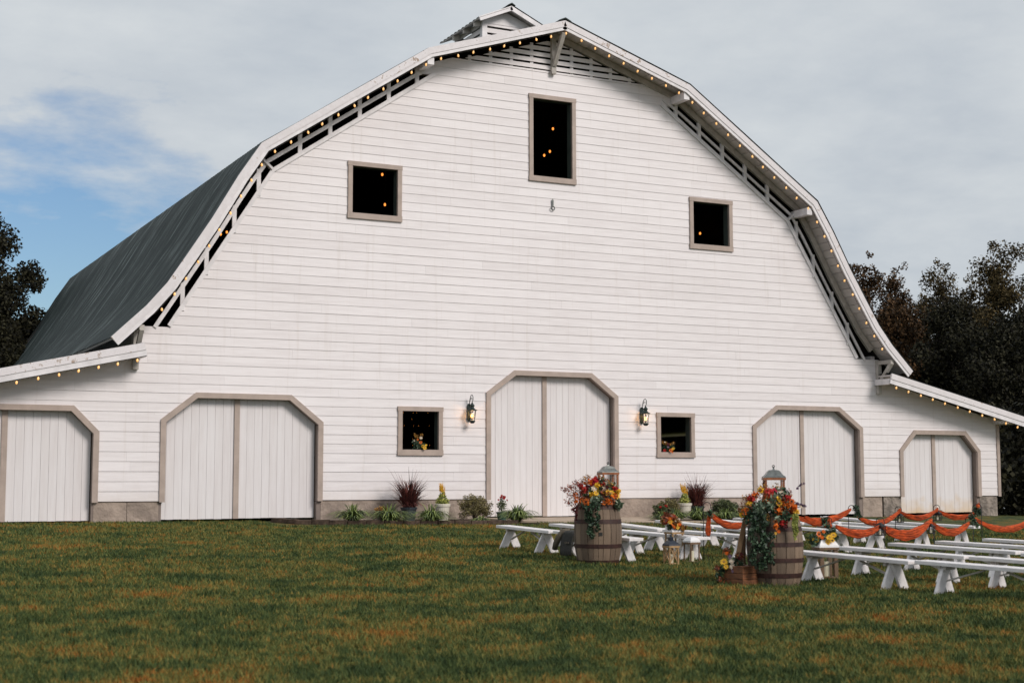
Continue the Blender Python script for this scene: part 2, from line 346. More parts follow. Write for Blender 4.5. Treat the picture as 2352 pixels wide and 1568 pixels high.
def np_mesh(name, V, F, m, parent=None, smooth=False):
    V = np.ascontiguousarray(V, dtype=np.float32).reshape(-1, 3); F = np.asarray(F, dtype=np.int32); k = F.shape[1]
    me = bpy.data.meshes.new(name); me.vertices.add(len(V)); me.vertices.foreach_set('co', V.ravel())
    me.loops.add(F.size); me.loops.foreach_set('vertex_index', F.ravel()); me.polygons.add(len(F))
    me.polygons.foreach_set('loop_start', np.arange(0, F.size, k, dtype=np.int32)); me.polygons.foreach_set('loop_total', np.full(len(F), k, dtype=np.int32))
    if smooth: me.polygons.foreach_set('use_smooth', np.ones(len(F), dtype=bool))
    me.materials.append(m); me.update(calc_edges=True)
    o = bpy.data.objects.new(name, me); COL.objects.link(o)
    if parent is not None: o.parent = parent
    return o
def tag(o, label, cat, group=None):
    o['label'] = label; o['category'] = cat
    if group: o['group'] = group
    return o
def struct(o): o['kind'] = 'structure'; return o
def thing(name, label, cat, loc=(0, 0, 0), rz=0.0, group=None):
    o = bpy.data.objects.new(name, None); COL.objects.link(o); o.location = loc; o.rotation_euler = (0, 0, rz)
    o.empty_display_size = .2
    return tag(o, label, cat, group)
def kids(o): return [c for c in bpy.data.objects if c.parent is o]
def dup(o, loc=None, rz=None, label=None, group=None, scale=None, parent=None):
    c = o.copy(); COL.objects.link(c)
    if parent is not None: c.parent = parent
    if loc is not None: c.location = loc
    if rz is not None: c.rotation_euler = (0, 0, rz)
    if scale is not None: c.scale = scale
    if label: c['label'] = label
    if group: c['group'] = group
    for k in kids(o): dup(k, parent=c)
    return c
def frame_ring(mb, outer, inner, y0, y1):      # closed or open polyline ring in (x,z)
    n = len(outer)
    for i in range(n-1):
        mb.prism_y([outer[i], outer[i+1], inner[i+1], inner[i]], y0, y1)
def offset_poly(P, d):                          # miter offset of open polyline, to the right of travel
    P = [Vector(p) for p in P]; R = []
    for i, p in enumerate(P):
        ns = []
        if i > 0: t = (p-P[i-1]).normalized(); ns.append(Vector((t.y, -t.x)))
        if i < len(P)-1: t = (P[i+1]-p).normalized(); ns.append(Vector((t.y, -t.x)))
        n = sum(ns, Vector((0, 0))).normalized(); k = n.dot(ns[0])
        R.append(p+n*d/k)
    return [(p.x, p.y) for p in R]

# ------------------------------------------------------------------ ground, lawn
def make_ground():
    xs = np.concatenate([np.linspace(-600, -40, 12), np.linspace(-38, 45, 84), np.linspace(50, 600, 12)])
    ys = np.concatenate([np.linspace(-200, -45, 8), np.linspace(-42, 40, 83), np.linspace(45, 1200, 16)])
    X, Y = np.meshgrid(xs, ys); Z = gz(X, Y) + .012*np.sin(X*.9+Y*.4)*np.cos(Y*.7-X*.2)
    V = np.stack([X, Y, Z], -1).reshape(-1, 3); nx = len(xs)
    i = np.arange(len(ys)-1)[:, None]*nx+np.arange(nx-1)[None, :]; i = i.ravel()
    F = np.stack([i, i+1, i+nx+1, i+nx], 1)
    struct(np_mesh('ground', V, F, MT['turf'], smooth=True))
make_ground()
def make_blades():
    rng = np.random.default_rng(5); n = 800000
    # sector in front of the camera, denser near it
    u = rng.random(n); d = 9.6*(36.0/9.6)**(u**.92); a = (rng.random(n)-.5)*2*math.radians(25.5)+YAW
    x = CAM[0]+d*np.sin(a); y = CAM[1]+d*np.cos(a)
    keep = (y < .0) & ~((x > -1.9) & (x < 2.6) & (y > -1.5)) & ~((x > -7.2) & (x < -1.4) & (y > -1.95-.05*(x+7))) & ~((x > 1.0) & (x < 6.2) & (y > -2.2))
    x, y, d = x[keep], y[keep], d[keep]; n = len(x)
    z = gz(x, y)+.012*np.sin(x*.9+y*.4)*np.cos(y*.7-x*.2)-.003
    tuft = .7+.5*np.sin(x*2.1+np.sin(y*1.7)*2)*np.sin(y*2.6+np.cos(x*1.3)*2)
    h = (.024+.044*rng.random(n)**1.6)*(.75+.35*tuft); wd = (.0028+.00032*d)*(.7+.6*rng.random(n))
    th = rng.random(n)*2*PI; ln = h*(.15+.9*rng.random(n)); tb = rng.random(n)*2*PI
    V = np.empty((n, 3, 3), np.float32)
    V[:, 0] = np.stack([x-wd*np.cos(th), y-wd*np.sin(th), z], -1); V[:, 1] = np.stack([x+wd*np.cos(th), y+wd*np.sin(th), z], -1)
    V[:, 2] = np.stack([x+ln*np.cos(tb), y+ln*np.sin(tb), z+h], -1)
    o = np_mesh('lawn_grass', V, np.arange(3*n).reshape(-1, 3), MT['blades'])
    tag(o, 'short mown lawn grass, green with orange brown dry patches', 'grass'); o['kind'] = 'stuff'
make_blades()

# ------------------------------------------------------------------ the barn
barn = thing('barn', 'large white clapboard barn with gambrel roof and five pairs of doors', 'barn', (0, 0, 0))
ROOF = [(0, 11.36), (3.53, 10.22), (7.41, 7.61), (7.90, 6.86), (8.45, 5.90), (8.97, 5.08), (9.36, 4.48), (9.78, 3.98), (10.48, 3.30)]
LEAN = [(9.80, 3.21), (12.13, 2.69), (14.95, 2.05)]
SIDE = [(3.07, 9.82), (6.93, 7.17), (9.13, 3.64)]
LEN = 22.0
def mir(P): return [(-x, z) for x, z in P]
def rline(d, z):                                # x of the offset roof line at height z
    Q = offset_poly(ROOF, d)
    for (xa, za), (xb, zb) in zip(Q[:-1], Q[1:]):
        if zb <= z <= za: return xa+(xb-xa)*(za-z)/(za-zb)
    return 0
def wall_w(z, e):                               # half width of siding at height z; e=+1 just above, -1 just below
    z2 = z+e*1e-5
    if z2 < 2.09: return 14.06
    if z2 < 3.1: return 14.06+(9.95-14.06)*(z2-2.09)/(3.1-2.09)
    if z2 < 3.64: return 9.93
    if z2 < 7.17: return 9.13+(6.93-9.13)*(z2-3.64)/(7.17-3.64)
    if z2 < 9.82: return 6.93+(3.07-6.93)*(z2-7.17)/(9.82-7.17)
    return min(3.46, rline(.20, z2))
DOORS = [  # centre x, half width outer, half width of flat top, shoulder z, top z, leaf bottom z, strip x
 (-12.0, 1.45, .93, 1.43, 1.95, -.43, -12.33), (-7.52, 1.78, 1.05, 1.70, 2.28, -.42, -7.58), (0, 1.774, 1.04, 2.46, 3.0, -.455, -.16),
 (7.52, 1.78, 1.02, 1.81, 2.35, -.50, 7.47), (11.99, 1.44, .92, 1.24, 1.78, -.50, 11.93)]
WINS = [('lower', -3.425, .55, .988, 2.093), ('lower', 3.425, .55, .988, 2.093), ('upper', -4.568, .65, 6.283, 7.588), ('upper', 4.568, .65, 6.24, 7.56), ('loft', 0, .637, 7.56, 9.69)]
def holes(z, e):
    z2 = z+e*1e-5; H = []
    for c, hw, ht, zs, zt, zb, sx in DOORS:
        zt2, zs2, hw2, ht2 = zt-.05, zs-.02, hw-.05, ht-.02
        if z2 < zt2:
            k = hw2 if z2 < zs2 else hw2+(ht2-hw2)*(z2-zs2)/(zt2-zs2)
            H.append((c-k, c+k))
    for _, c, hw, zb, zt in WINS:
        if zb+.05 < z2 < zt-.05: H.append((c-hw+.05, c+hw-.05))
    return sorted(H)
def make_siding():
    rng = random.Random(3); mb = MB(); E = .205
    bps = {2.09, 3.1, 3.64, 7.17, 9.82, 10.0, 10.3}
    for c, hw, ht, zs, zt, zb, sx in DOORS: bps |= {zs-.02, zt-.05}
    for _, c, hw, zb, zt in WINS: bps |= {zb+.05, zt-.05}
    z = 0.0; row = 0
    while z < 10.3:
        z1 = min(z+E, 10.3); cuts = [z]+sorted(b for b in bps if z+1e-4 < b < z1-1e-4)+[z1]
        joints = []; x = -14+rng.random()*7
        while x < 14.1: joints.append(x); x += 4.2+rng.random()*3.6
        dy = {j: rng.random()*.002 for j in [None]+joints}
        dz = {j: (rng.random()-.5)*.004 for j in [None]+joints}
        for a, b in zip(cuts[:-1], cuts[1:]):
            Ia, Ib = [], []
            for I, zz, e in ((Ia, a, 1), (Ib, b, -1)):
                ww = wall_w(zz, e); s = -ww
                for h0, h1 in holes(zz, e): I.append((s, h0)); s = h1
                I.append((s, ww))
            for (a0, a1), (b0, b1) in zip(Ia, Ib):
                js = [j for j in joints if max(a0, b0)+.3 < j < min(a1, b1)-.3]
                ends = [(a0, b0)]+[(j, j) for j in js]+[(a1, b1)]
                for i in range(len(ends)-1):
                    (xa0, xb0), (xa1, xb1) = ends[i], ends[i+1]
                    key = js[i-1] if i > 0 else None
                    g0 = .0008 if i > 0 else 0; g1 = .0008 if i < len(ends)-2 else 0
                    if xa1-xa0 < .01 and xb1-xb0 < .01: continue
                    ya = -.018+.011*(a-z)/E-dy[key]; yb = -.018+.011*(b-z)/E-dy[key]
                    lip = .001 if a == z else 0
                    aa = a+(dz[key]+lip if a == z else 0)
                    vs = [(xa0+g0, ya, aa), (xa1-g1, ya, aa), (xb1-g1, yb, b), (xb0+g0, yb, b)]
                    vb = [(xa0+g0, .03, aa), (xa1-g1, .03, aa), (xb1-g1, .03, b), (xb0+g0, .03, b)]
                    fs = [(0, 1, 2, 3)]
                    if a == z: fs.append((4, 5, 1, 0))
                    fs += [(0, 3, 7, 4), (1, 5, 6, 2)]
                    mb.add(vs+vb, fs)
        z = z1; row += 1
    mb.build('clapboard_siding', MT['siding'], barn)
    # sheathing behind the clapboards closes the hairline gaps
    mb = MB()
    zs = sorted({0, 10.3} | bps)
    for a, b in zip(zs[:-1], zs[1:]):
        def iv(zz, e):
            I = []; ww = wall_w(zz, e); s = -ww
            for h0, h1 in holes(zz, e): I.append((s, h0)); s = h1
            I.append((s, ww)); return I
        for (a0, a1), (b0, b1) in zip(iv(a, 1), iv(b, -1)):
            if a1-a0 > .01 or b1-b0 > .01: mb.prism_y([(a0, a), (a1, a), (b1, b), (b0, b)], .032, .14)
    mb.build('wall_sheathing', MT['sheath'], barn)
make_siding()
# corner boards, foundation
for s in (1, -1): MB().box(min(s*14.06, s*14.16), max(s*14.06, s*14.16), -.045, .06, -.02, 2.1).build('corner_board', MT['trim'], barn)
def found_part(x0, x1, m, name='foundation_wall', y=.02):
    rng = random.Random(int(x0*10)+50); mb = MB(); nx = max(2, int((x1-x0)/.35)); nzr = 3
    vs = []; 
    for j in range(nzr+1):
        for i in range(nx+1):
            j_ = rng.random()*.018 if 0 < i < nx else 0
            vs.append((x0+(x1-x0)*i/nx, y-j_, -.95+.945*j/nzr))
    fs = [(j*(nx+1)+i, j*(nx+1)+i+1, (j+1)*(nx+1)+i+1, (j+1)*(nx+1)+i) for j in range(nzr) for i in range(nx)]
    mb.add(vs, fs); mb.box(x0, x1, y+.03, .35, -.95, -.006)
    mb.add([(x0, y, -.95), (x0, .35, -.95), (x0, .35, -.005), (x0, y, -.005), (x1, y, -.95), (x1, .35, -.95), (x1, .35, -.005), (x1, y, -.005)], [(0, 1, 2, 3), (4, 7, 6, 5), (3, 2, 6, 7)])
    return mb.build(name, m, barn)
for a, b, m_ in ((-14.06, -13.40, 'found'), (-10.62, -9.95, 'found'), (-9.94, -9.30, 'found'), (-5.76, -1.78, 'found'), (1.78, 5.76, 'found'), (9.30, 9.95, 'found'), (10.0, 10.60, 'stone'), (13.42, 14.06, 'stone')):
    found_part(a, b, MT[m_])
# doors
for k, (c, hw, ht, zs, zt, zb, sx) in enumerate(DOORS):
    o_ = [(c-hw, -.02), (c-hw, zs), (c-ht, zt), (c+ht, zt), (c+hw, zs), (c+hw, -.02)]
    i_ = offset_poly(o_, .115); i_[0] = (c-hw+.115, -.02); i_[-1] = (c+hw-.115, -.02)
    fr = MB(); frame_ring(fr, o_, i_, -.055, .02); fo = fr.build('door_frame', MT['trim'], barn)
    jo = offset_poly(o_, .05); ji = offset_poly(o_, .112); jo[0] = (c-hw+.05, -.02); jo[-1] = (c+hw-.05, -.02); ji[0] = (c-hw+.112, -.02); ji[-1] = (c+hw-.112, -.02)
    jb = MB(); frame_ring(jb, jo, ji, .022, .20)
    jb.box(c-hw-.02, c-hw+.06, .03, .30, zb-.3, -.03) ; jb.box(c+hw-.115, c+hw+.02, .03, .30, zb-.3, -.03)
    jb.build('jamb', MT['jamb'], fo)
    rng = random.Random(k+20)
    for side, (xa, xb) in enumerate(((c-hw-.0 if k else c-hw, sx), (sx+.012, c+hw-.13))):
        lf = MB(); x = xa; n = max(3, round((xb-xa)/.165)); wv = (xb-xa)/n
        tilt = rng.random()*.02
        for i in range(n):
            yy = .150+rng.random()*.004+side*.012
            if xa+wv*i < c-hw+.0: yy += 0
            lf.box(xa+wv*i+.0022, xa+wv*(i+1)-.0022, yy, yy+.03, zb+.03+rng.random()*.008+tilt, zt-.03)
        lf.box(xa+.01, xb-.01, .184, .20, zb+.05, zt-.05)
        leaf = lf.build('door_leaf', MT['door'], barn)
        if side == 0:
            st = MB(); st.box(sx-.105 if k != 2 else sx-.06, sx+.01 if k != 2 else sx+.055, .118, .148, zb+.04, zt-.04); st.build('meeting_stile', MT['trim'], leaf)
MB().box(-12.2, -5.7, .06, .5, -.98, -.455).build('door_sill', MT['slab'], barn); MB().box(5.7, 13.5, .06, .5, -1.0, -.535).build('door_sill', MT['slab'], barn)
# windows: frame with jamb box
for kind, c, hw, zb, zt in WINS:
    t = .105; fr = MB()
    fr.box(c-hw-.01, c+hw+.01, -.060, .02, zt-t, zt); fr.box(c-hw-.01, c+hw+.01, -.060, .02, zb, zb+t*1.25)
    fr.box(c-hw, c-hw+t, -.056, .02, zb+t*1.25, zt-t); fr.box(c+hw-t, c+hw, -.056, .02, zb+t*1.25, zt-t)
    fo = fr.build('window_frame', MT['trim'], barn, bevel=.004)
    jb = MB()
    for (a, b) in ((c-hw+.055, c-hw+.10), (c+hw-.10, c+hw-.055)): jb.box(a, b, .022, .22, zb+.11, zt-.06)
    jb.box(c-hw+.1, c+hw-.1, .022, .22, zt-.10, zt-.06); jb.box(c-hw+.1, c+hw-.1, .022, .22, zb+.08, zb+.128)
    jb.build('window_jamb', mat('grey_green_jamb', (.06, .075, .065), .7, var=.2) if kind == 'loft' else bpy.data.materials['grey_green_jamb'] if 'grey_green_jamb' in bpy.data.materials else mat('grey_green_jamb', (.06, .075, .065), .7, var=.2), fo)
# eave openings: border board, mid rail, uprights, rafter board, on both slopes
def poly_board(P, d0, d1, y0, y1, name, m, parent=barn, sides=(1, -1)):
    A = offset_poly(P, d0); B = offset_poly(P, d1)
    for s in sides:
        mb = MB()
        for i in range(len(P)-1):
            q = [(s*x, z) for x, z in (A[i], A[i+1], B[i+1], B[i])]
            mb.prism_y(q, y0, y1)
        mb.build(name, m, parent)
SB = offset_poly(SIDE, -.09)                    # outer edge of the border board
poly_board(SIDE, 0, -.09, -.052, .0, 'gable_border_board', MT['white'])
RP = ROOF[:-1]
poly_board(RP, .065, .215, -.046, .03, 'rake_rafter', MT['rafter'], sides=(1,))
RI = offset_poly(ROOF, .235)
def near_on(P, q):
    best = None
    for a, b in zip(P[:-1], P[1:]):
        a = Vector(a); b = Vector(b); t = max(0, min(1, (Vector(q)-a).dot(b-a)/(b-a).length_squared)); c = a+(b-a)*t
        if best is None or (c-Vector(q)).length < best[0]: best = ((c-Vector(q)).length, c)
    return best[1]
MID = []
SBf = []
for a, b in zip(SB[:-1], SB[1:]):
    for i in range(8): SBf.append(Vector(a).lerp(Vector(b), i/8))
SBf.append(Vector(SB[-1]))
MIDL = [tuple(p.lerp(near_on(RI, p), .58)) for p in SBf]
MIDR = [tuple(p.lerp(near_on(RI, p), .48)) for p in SBf]
def to_sill(Q):
    (xa, za), (xb, zb) = Q[-4], Q[-3]; k = (3.62-zb)/(zb-za)
    return Q[:-2]+[(xb+(xb-xa)*k, 3.62)]
MIDL, MIDR = to_sill(MIDL), to_sill(MIDR)
for s in (1, -1):
    mb = MB()
    for a, b in zip((MIDR if s > 0 else MIDL)[:-1], (MIDR if s > 0 else MIDL)[1:]):
        a = Vector(a); b = Vector(b); n = Vector(((b-a).y, -(b-a).x)).normalized()*(.034 if s > 0 else .043)
        mb.prism_y([(s*p.x, p.y) for p in (a-n, b-n, b+n, a+n)], -.040, -.004)
    mb.build('gable_mid_rail', MT['white'], barn)
    # uprights
    for x in (3.55, 4.25, 4.95, 5.65, 6.35):
        zt = 11.13-.323*x if x < 3.5 else (10.22-(x-3.53)*.6727-.26)
        zb = 9.82-(x-3.07)*.6865
        MB().box(s*x-.045, s*x+.045, -.034, .03, zb+.02, zt+.12).build('gable_upright', MT['white'], barn)
    for z in (4.15, 4.95, 5.9, 6.75):
        xb = 9.13-(z-3.64)*.623
        xr = rline(.2, z)
        MB().box(min(s*(xb+.03), s*(xb+.13)), max(s*(xb+.04), s*(xb+.11)), -.034, .03, z-.15, z+.45).build('gable_upright', MT['white'], barn)
    # corner block at the lower bend
    MB().bar((s*6.98, -.03, 7.22), (s*7.25, -.03, 7.46), .05, .12, up=(0, 1, 0)).build('gable_upright', MT['white'], barn)
# louvre slats with battens under the peak
lv = MB(); z = 10.325
while z < 11.08:
    w_ = (11.13-z-.05)/.323
    if w_ > .1: lv.prism_y([(-w_, z), (w_, z), (max(.05, w_-.1/.323), z+.1), (-max(.05, w_-.1/.323), z+.1)], -.045, -.020)
    z += .152
lv.build('louvre_slats', MT['siding'], barn)
for x in (-2.2, -1.65, -1.1, -.55, .55, 1.1, 1.65, 2.2): MB().box(x-.04, x+.04, -.014, .02, 10.3, 11.13-.323*abs(x)).build('louvre_batten', MT['white'], barn)
# roof: corrugated sheets
def corr_roof(P, y0, y1, name, m, parent, pitch=.20, amp=.022, seed=1, sag=0.0):
    rng = np.random.default_rng(seed)
    ny = int((y1-y0)/pitch)*4; ys = np.linspace(y0, y1, ny+1); ph = np.arange(ny+1) % 4
    hgt = np.where(ph == 0, amp, np.where(ph == 2, 0.0, amp*.25)) + rng.normal(0, .0015, ny+1)
    Q = []
    for a, b in zip(P[:-1], P[1:]):
        k = max(1, int(math.dist(a, b)/.9))
        for i in range(k): Q.append((a[0]+(b[0]-a[0])*i/k, a[1]+(b[1]-a[1])*i/k))
    Q.append(P[-1]); Qo = offset_poly(Q, -1.0); nrm = [(o[0]-q[0], o[1]-q[1]) for o, q in zip(Qo, Q)]
    V = []
    for q, n in zip(Q, nrm):
        l = math.hypot(*n); n = (n[0]/l, n[1]/l); wob = rng.normal(0, .004)
        dip = -sag*np.sin((ys-y0)/(y1-y0)*PI)
        V.append(np.stack([q[0]+n[0]*(hgt+wob), ys, q[1]+n[1]*(hgt+wob)+dip], -1))
    V = np.array(V); nq = len(Q); i = (np.arange(nq-1)[:, None]*(ny+1)+np.arange(ny)[None, :]).ravel()
    F = np.stack([i, i+1, i+ny+2, i+ny+1], 1)
    return np_mesh(name, V, F, m, parent)
RTOP = offset_poly(ROOF, -.03)
for s in (1, -1):
    corr_roof([(s*x, z) for x, z in RTOP], -.70, LEN+.6, 'metal_roof', MT['roof'], barn, seed=3+s, pitch=.19, amp=.030)
    # roof deck in strips: visible from beneath as boards
    dk = MB()
    A = ROOF
    for (xa, za), (xb, zb) in zip(A[:-1], A[1:]):
        L = math.dist((xa, za), (xb, zb)); k = max(1, round(L/.24)); t = Vector((xb-xa, zb-za))/L; n = Vector((t.y, -t.x))
        for i in range(k):
            p = Vector((xa, za))+t*(L*i/k+.006); q = Vector((xa, za))+t*(L*(i+1)/k-.006)
            pts = [p+n*.005, q+n*.005, q+n*.05, p+n*.05]
            dk.prism_y([(s*v.x, v.y) for v in pts], -.645, LEN+.5)
    dk.build('roof_deck_boards', MT['soffit'], barn)
    dk = MB()
    for (xa, za), (xb, zb) in zip(A[:-1], A[1:]):
        t = Vector((xb-xa, zb-za)).normalized(); n = Vector((t.y, -t.x)); p = Vector((xa, za)); q = Vector((xb, zb))
        dk.prism_y([(s*v.x, v.y) for v in (p+n*.054, q+n*.054, q+n*.075, p+n*.075)], .06, LEN+.4)
    dk.build('roof_underlay', MT['dark'], barn)
poly_board(ROOF, -.02, .125, -.700, -.650, 'bargeboard', MT['fascia'])
poly_board(ROOF, .115, .200, -.684, -.652, 'bargeboard_trim', MT['white'])
mb = MB(); mb.prism_y([(-.16, 11.35), (0, 11.42), (.16, 11.35), (.16, 11.375), (0, 11.45), (-.16, 11.375)], -.72, LEN+.6); mb.build('ridge_cap', MT['roof'], barn)
# lookout beams and brackets
for s in (1, -1):
    MB().box(s*3.47-.08, s*3.47+.08, -.645, .05, 9.87, 10.06).build('lookout_beam', MT['white'], barn)
    if s > 0: MB().box(s*7.22-.08, s*7.22+.08, -.64, .05, 7.27, 7.45).build('lookout_beam', MT['white'], barn)
    xo = s*9.86
    bk = MB(); bk.box(xo-.06, xo+.06, -.12, -.02, 2.72, 3.62); bk.box(xo-.05, xo+.05, -.62, -.12, 3.50, 3.60)
    bk.bar((xo, -.12, 3.02), (xo, -.60, 3.52), .09, .09, up=(0, 0, 1)); bk.build('eave_bracket', MT['rafter'], barn)
bk = MB(); bk.box(-.06, .06, -.13, -.048, 10.22, 11.12); bk.bar((0, -.12, 10.42), (0, -.62, 11.10), .10, .09); bk.build('peak_bracket', MT['rafter'], barn)
# lean-to wings
for s in (1, -1):
    P = [(s*x, z) for x, z in LEAN]
    corr_roof([(s*x, z) for x, z in offset_poly(LEAN, -.03)], -.66, LEN+.3, 'lean_to_roof', MT['roof'], barn, seed=8+s)
    dk = MB()
    for (xa, za), (xb, zb) in zip(LEAN[:-1], LEAN[1:]):
        L = math.dist((xa, za), (xb, zb)); k = round(L/.22)
        for i in range(k):
            a = (xa+(xb-xa)*(i+.02)/k, za+(zb-za)*(i+.02)/k); b = (xa+(xb-xa)*(i+.98)/k, za+(zb-za)*(i+.98)/k)
            dk.prism_y([(s*a[0], a[1]-.005), (s*b[0], b[1]-.005), (s*b[0], b[1]-.045), (s*a[0], a[1]-.045)], -.60, LEN)
    dk.build('lean_to_deck', MT['soffit'], barn)
    for d0, d1, y0, y1, nm, mm in ((-.025, .125, -.665, -.615, 'lean_to_fascia', 'fascia'), (.115, .245, -.648, -.617, 'lean_to_fascia_trim', 'white')):
        A = offset_poly(LEAN, d0); B = offset_poly(LEAN, d1); mb = MB()
        for i in range(len(LEAN)-1): mb.prism_y([(s*x, z) for x, z in (A[i], A[i+1], B[i+1], B[i])], y0, y1)
        mb.build(nm, MT[mm], barn)
    MB().box(s*9.80-.05, s*9.80+.05, -.60, .0, 2.95, 3.10).build('lookout_beam', MT['white'], barn)
    MB().box(min(s*13.95, s*14.30), max(s*13.95, s*14.30), -.60, -.02, 1.99, 2.08).build('lookout_beam', MT['white'], barn)
    MB().box(min(s*13.96, s*14.055), max(s*13.96, s*14.055), .06, LEN, -.95, 2.12).build('side_wall', MT['siding'], barn)
    MB().prism_y([(s*9.78, 3.0), (s*9.92, 3.0), (s*9.92, 3.75), (s*9.78, 3.75)], .15, LEN).build('upper_side_wall', MT['siding'], barn)
# back wall and dark floor/loft inside
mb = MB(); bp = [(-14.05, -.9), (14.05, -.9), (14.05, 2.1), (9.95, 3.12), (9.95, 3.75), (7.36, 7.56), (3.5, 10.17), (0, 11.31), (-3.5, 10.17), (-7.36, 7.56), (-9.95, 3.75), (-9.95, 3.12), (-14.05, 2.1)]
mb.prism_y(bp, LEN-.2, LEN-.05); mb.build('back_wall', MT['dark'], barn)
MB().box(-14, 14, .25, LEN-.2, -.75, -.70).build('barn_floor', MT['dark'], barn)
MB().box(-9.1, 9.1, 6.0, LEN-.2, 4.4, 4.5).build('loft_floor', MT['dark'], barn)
# cupola
cu = MB(); X0, Y0, Y1, ZB, ZT = .72, 2.42, 4.15, 11.1, 12.24
cp = MB()
cp.prism_y([(-X0+.001, ZT-.10), (X0, ZT-.10), (X0, ZT-.02), (0, ZT+.24), (-X0, ZT-.02)], Y0+.02, Y0+.08)
cup = cp.build('cupola', MT['white'], barn)
for x in (-X0, X0-.14):
    for y in (Y0, Y1-.14): MB().box(x, x+.14, y, y+.14, ZB, ZT-.02).build('cupola_post', MT['white'], cup)
z = ZB+.1; sl = MB()
while z < ZT-.12:
    sl.box(-X0+.14, X0-.14, Y0+.03, Y0+.06, z, z+.12)
    sl.box(-X0+.03, -X0+.06, Y0+.14, Y1-.14, z, z+.12); sl.box(X0-.06, X0-.03, Y0+.14, Y1-.14, z, z+.12); sl.box(-X0+.14, X0-.14, Y1-.06, Y1-.03, z, z+.12)
    z += .175
sl.build('cupola_louvres', MT['siding'], cup)
sl = MB(); sl.box(-X0+.10, X0-.10, Y0+.12, Y1-.12, ZB, ZT-.2); sl.build('cupola_core', MT['dark'], cup)
CP = [(0, 12.60), (.93, 12.19)]
for s in (1, -1):
    corr_roof([(s*x, z_) for x, z_ in CP], Y0-.26, Y1+.55, 'cupola_roof', MT['roof'], cup, pitch=.22, amp=.03, seed=20+s)
    d = MB(); A = offset_poly(CP, .02); B = offset_poly(CP, .05); d.prism_y([(s*x, z_) for x, z_ in (A[0], A[1], B[1], B[0])], Y0-.2, Y1+.45); d.build('cupola_soffit', MT['soffit'], cup)
    d = MB(); A = offset_poly(CP, .0); B = offset_poly(CP, .115); d.prism_y([(s*x, z_) for x, z_ in (A[0], A[1], B[1], B[0])], Y0-.25, Y0-.21); d.build('cupola_fascia', MT['white'], cup)
    for y in (Y0+.1, Y0+.75, Y0+1.4): MB().prism_y([(s*x, z_) for x, z_ in ((.72, 12.05), (.72, 12.21), (.90, 12.14), (.90, 12.03))], y, y+.07).build('cupola_rafter_tail', MT['rafter'], cup)
MB().prism_y([(-.1, 12.60), (0, 12.65), (.1, 12.60), (.1, 12.62), (0, 12.68), (-.1, 12.62)], Y0-.27, Y1+.55).build('cupola_ridge', MT['roof'], cup)

# ------------------------------------------------------------------ string lights
def string_lights(name, label, path, spacing, group):
    root = thing(name, label, 'string light', (0, 0, 0), 0, group)
    wm = MB(); wm.tube(path, .006, 4); wm.build('wire', MT['socket'], root)
    # resample
    P = [Vector(p) for p in path]; D = [0]
    for a, b in zip(P[:-1], P[1:]): D.append(D[-1]+(b-a).length)
    s = spacing*.5; rng = random.Random(len(path)); proto = None
    while s < D[-1]:
        for i in range(len(P)-1):
            if D[i] <= s <= D[i+1]:
                p = P[i].lerp(P[i+1], (s-D[i])/(D[i+1]-D[i])); break
        if proto is None:
            b = MB(); b.lathe([(.008, -.018), (.013, -.030), (.023, -.052), (.024, -.070), (.015, -.088), (.003, -.098)], n=8)
            proto = b.build('bulb', MT['bulb'], root, smooth=True, loc=p)
            q = MB(); q.lathe([(.013, .012), (.014, -.022), (.011, -.030)], n=6); so_ = q.build('socket', MT['socket'], proto)
            cur = proto
        else: cur = dup(proto, loc=p, parent=root)
        cur.rotation_euler = ((rng.random()-.5)*.5, (rng.random()-.5)*.5, 0)
        s += spacing*(.96+.08*rng.random())
    return root
gl = [(-x, z) for x, z in offset_poly(ROOF, .225)][::-1][1:] + offset_poly(ROOF, .225)[1:-1]
gl[len(ROOF)-2:len(ROOF)-2] = []
string_lights('string_light', 'long string of lit globe bulbs following the main gambrel bargeboards', [(x, -.64, z) for x, z in gl], .425, 'strings of globe bulbs under the roof edges')
LF = offset_poly(LEAN, .25)
string_lights('string_light', 'string of lit globe bulbs under the left lean-to roof edge', [(-x, -.63, z) for x, z in LF], .40, 'strings of globe bulbs under the roof edges')
string_lights('string_light', 'string of lit globe bulbs under the right lean-to roof edge', [(x, -.63, z) for x, z in LF], .44, 'strings of globe bulbs under the roof edges')
# bare bulbs hanging inside
hb = None
def hanging_bulb(px, py, y, label, k=1.0):
    global hb
    p = onY(px, py, y)
    zt = 11.0-.33*abs(p.x) if abs(p.x) < 3.5 else (10.0-(abs(p.x)-3.5)*.67 if abs(p.x) < 7.2 else 7.3-(abs(p.x)-7.2)*1.4)
    r = thing('hanging_bulb', label, 'bulb', p, 0, 'bare bulbs hanging inside the barn')
    b = MB(); b.ball((0, 0, 0), .030*k, 8, 6, 1.4); b.build('bulb', MT['bulbin'], r, smooth=True)
    c = MB(); c.tube([(0, 0, .05*k), (0, 0, max(.3, zt-p.z))], .005, 4); c.tube([(0, 0, .03*k), (0, 0, .09*k)], .018, 6); c.build('cord', MT['socket'], r)
hanging_bulb(878, 401, 4, 'lit bare bulb near the top of the upper left window opening')
hanging_bulb(884, 470, 4, 'lit bare bulb near the bottom of the upper left window opening')
hanging_bulb(1270, 296, 4, 'highest lit bare bulb seen through the tall loft opening')
hanging_bulb(1263, 348, 4, 'middle lit bare bulb seen through the tall loft opening')
hanging_bulb(1250, 357, 4, 'lowest lit bare bulb seen through the tall loft opening')
hanging_bulb(1638, 469, 5, 'tiny lit bulb at the top of the upper right window opening', .6)
hanging_bulb(1608, 536, 4, 'lit bare bulb low in the upper right window opening')
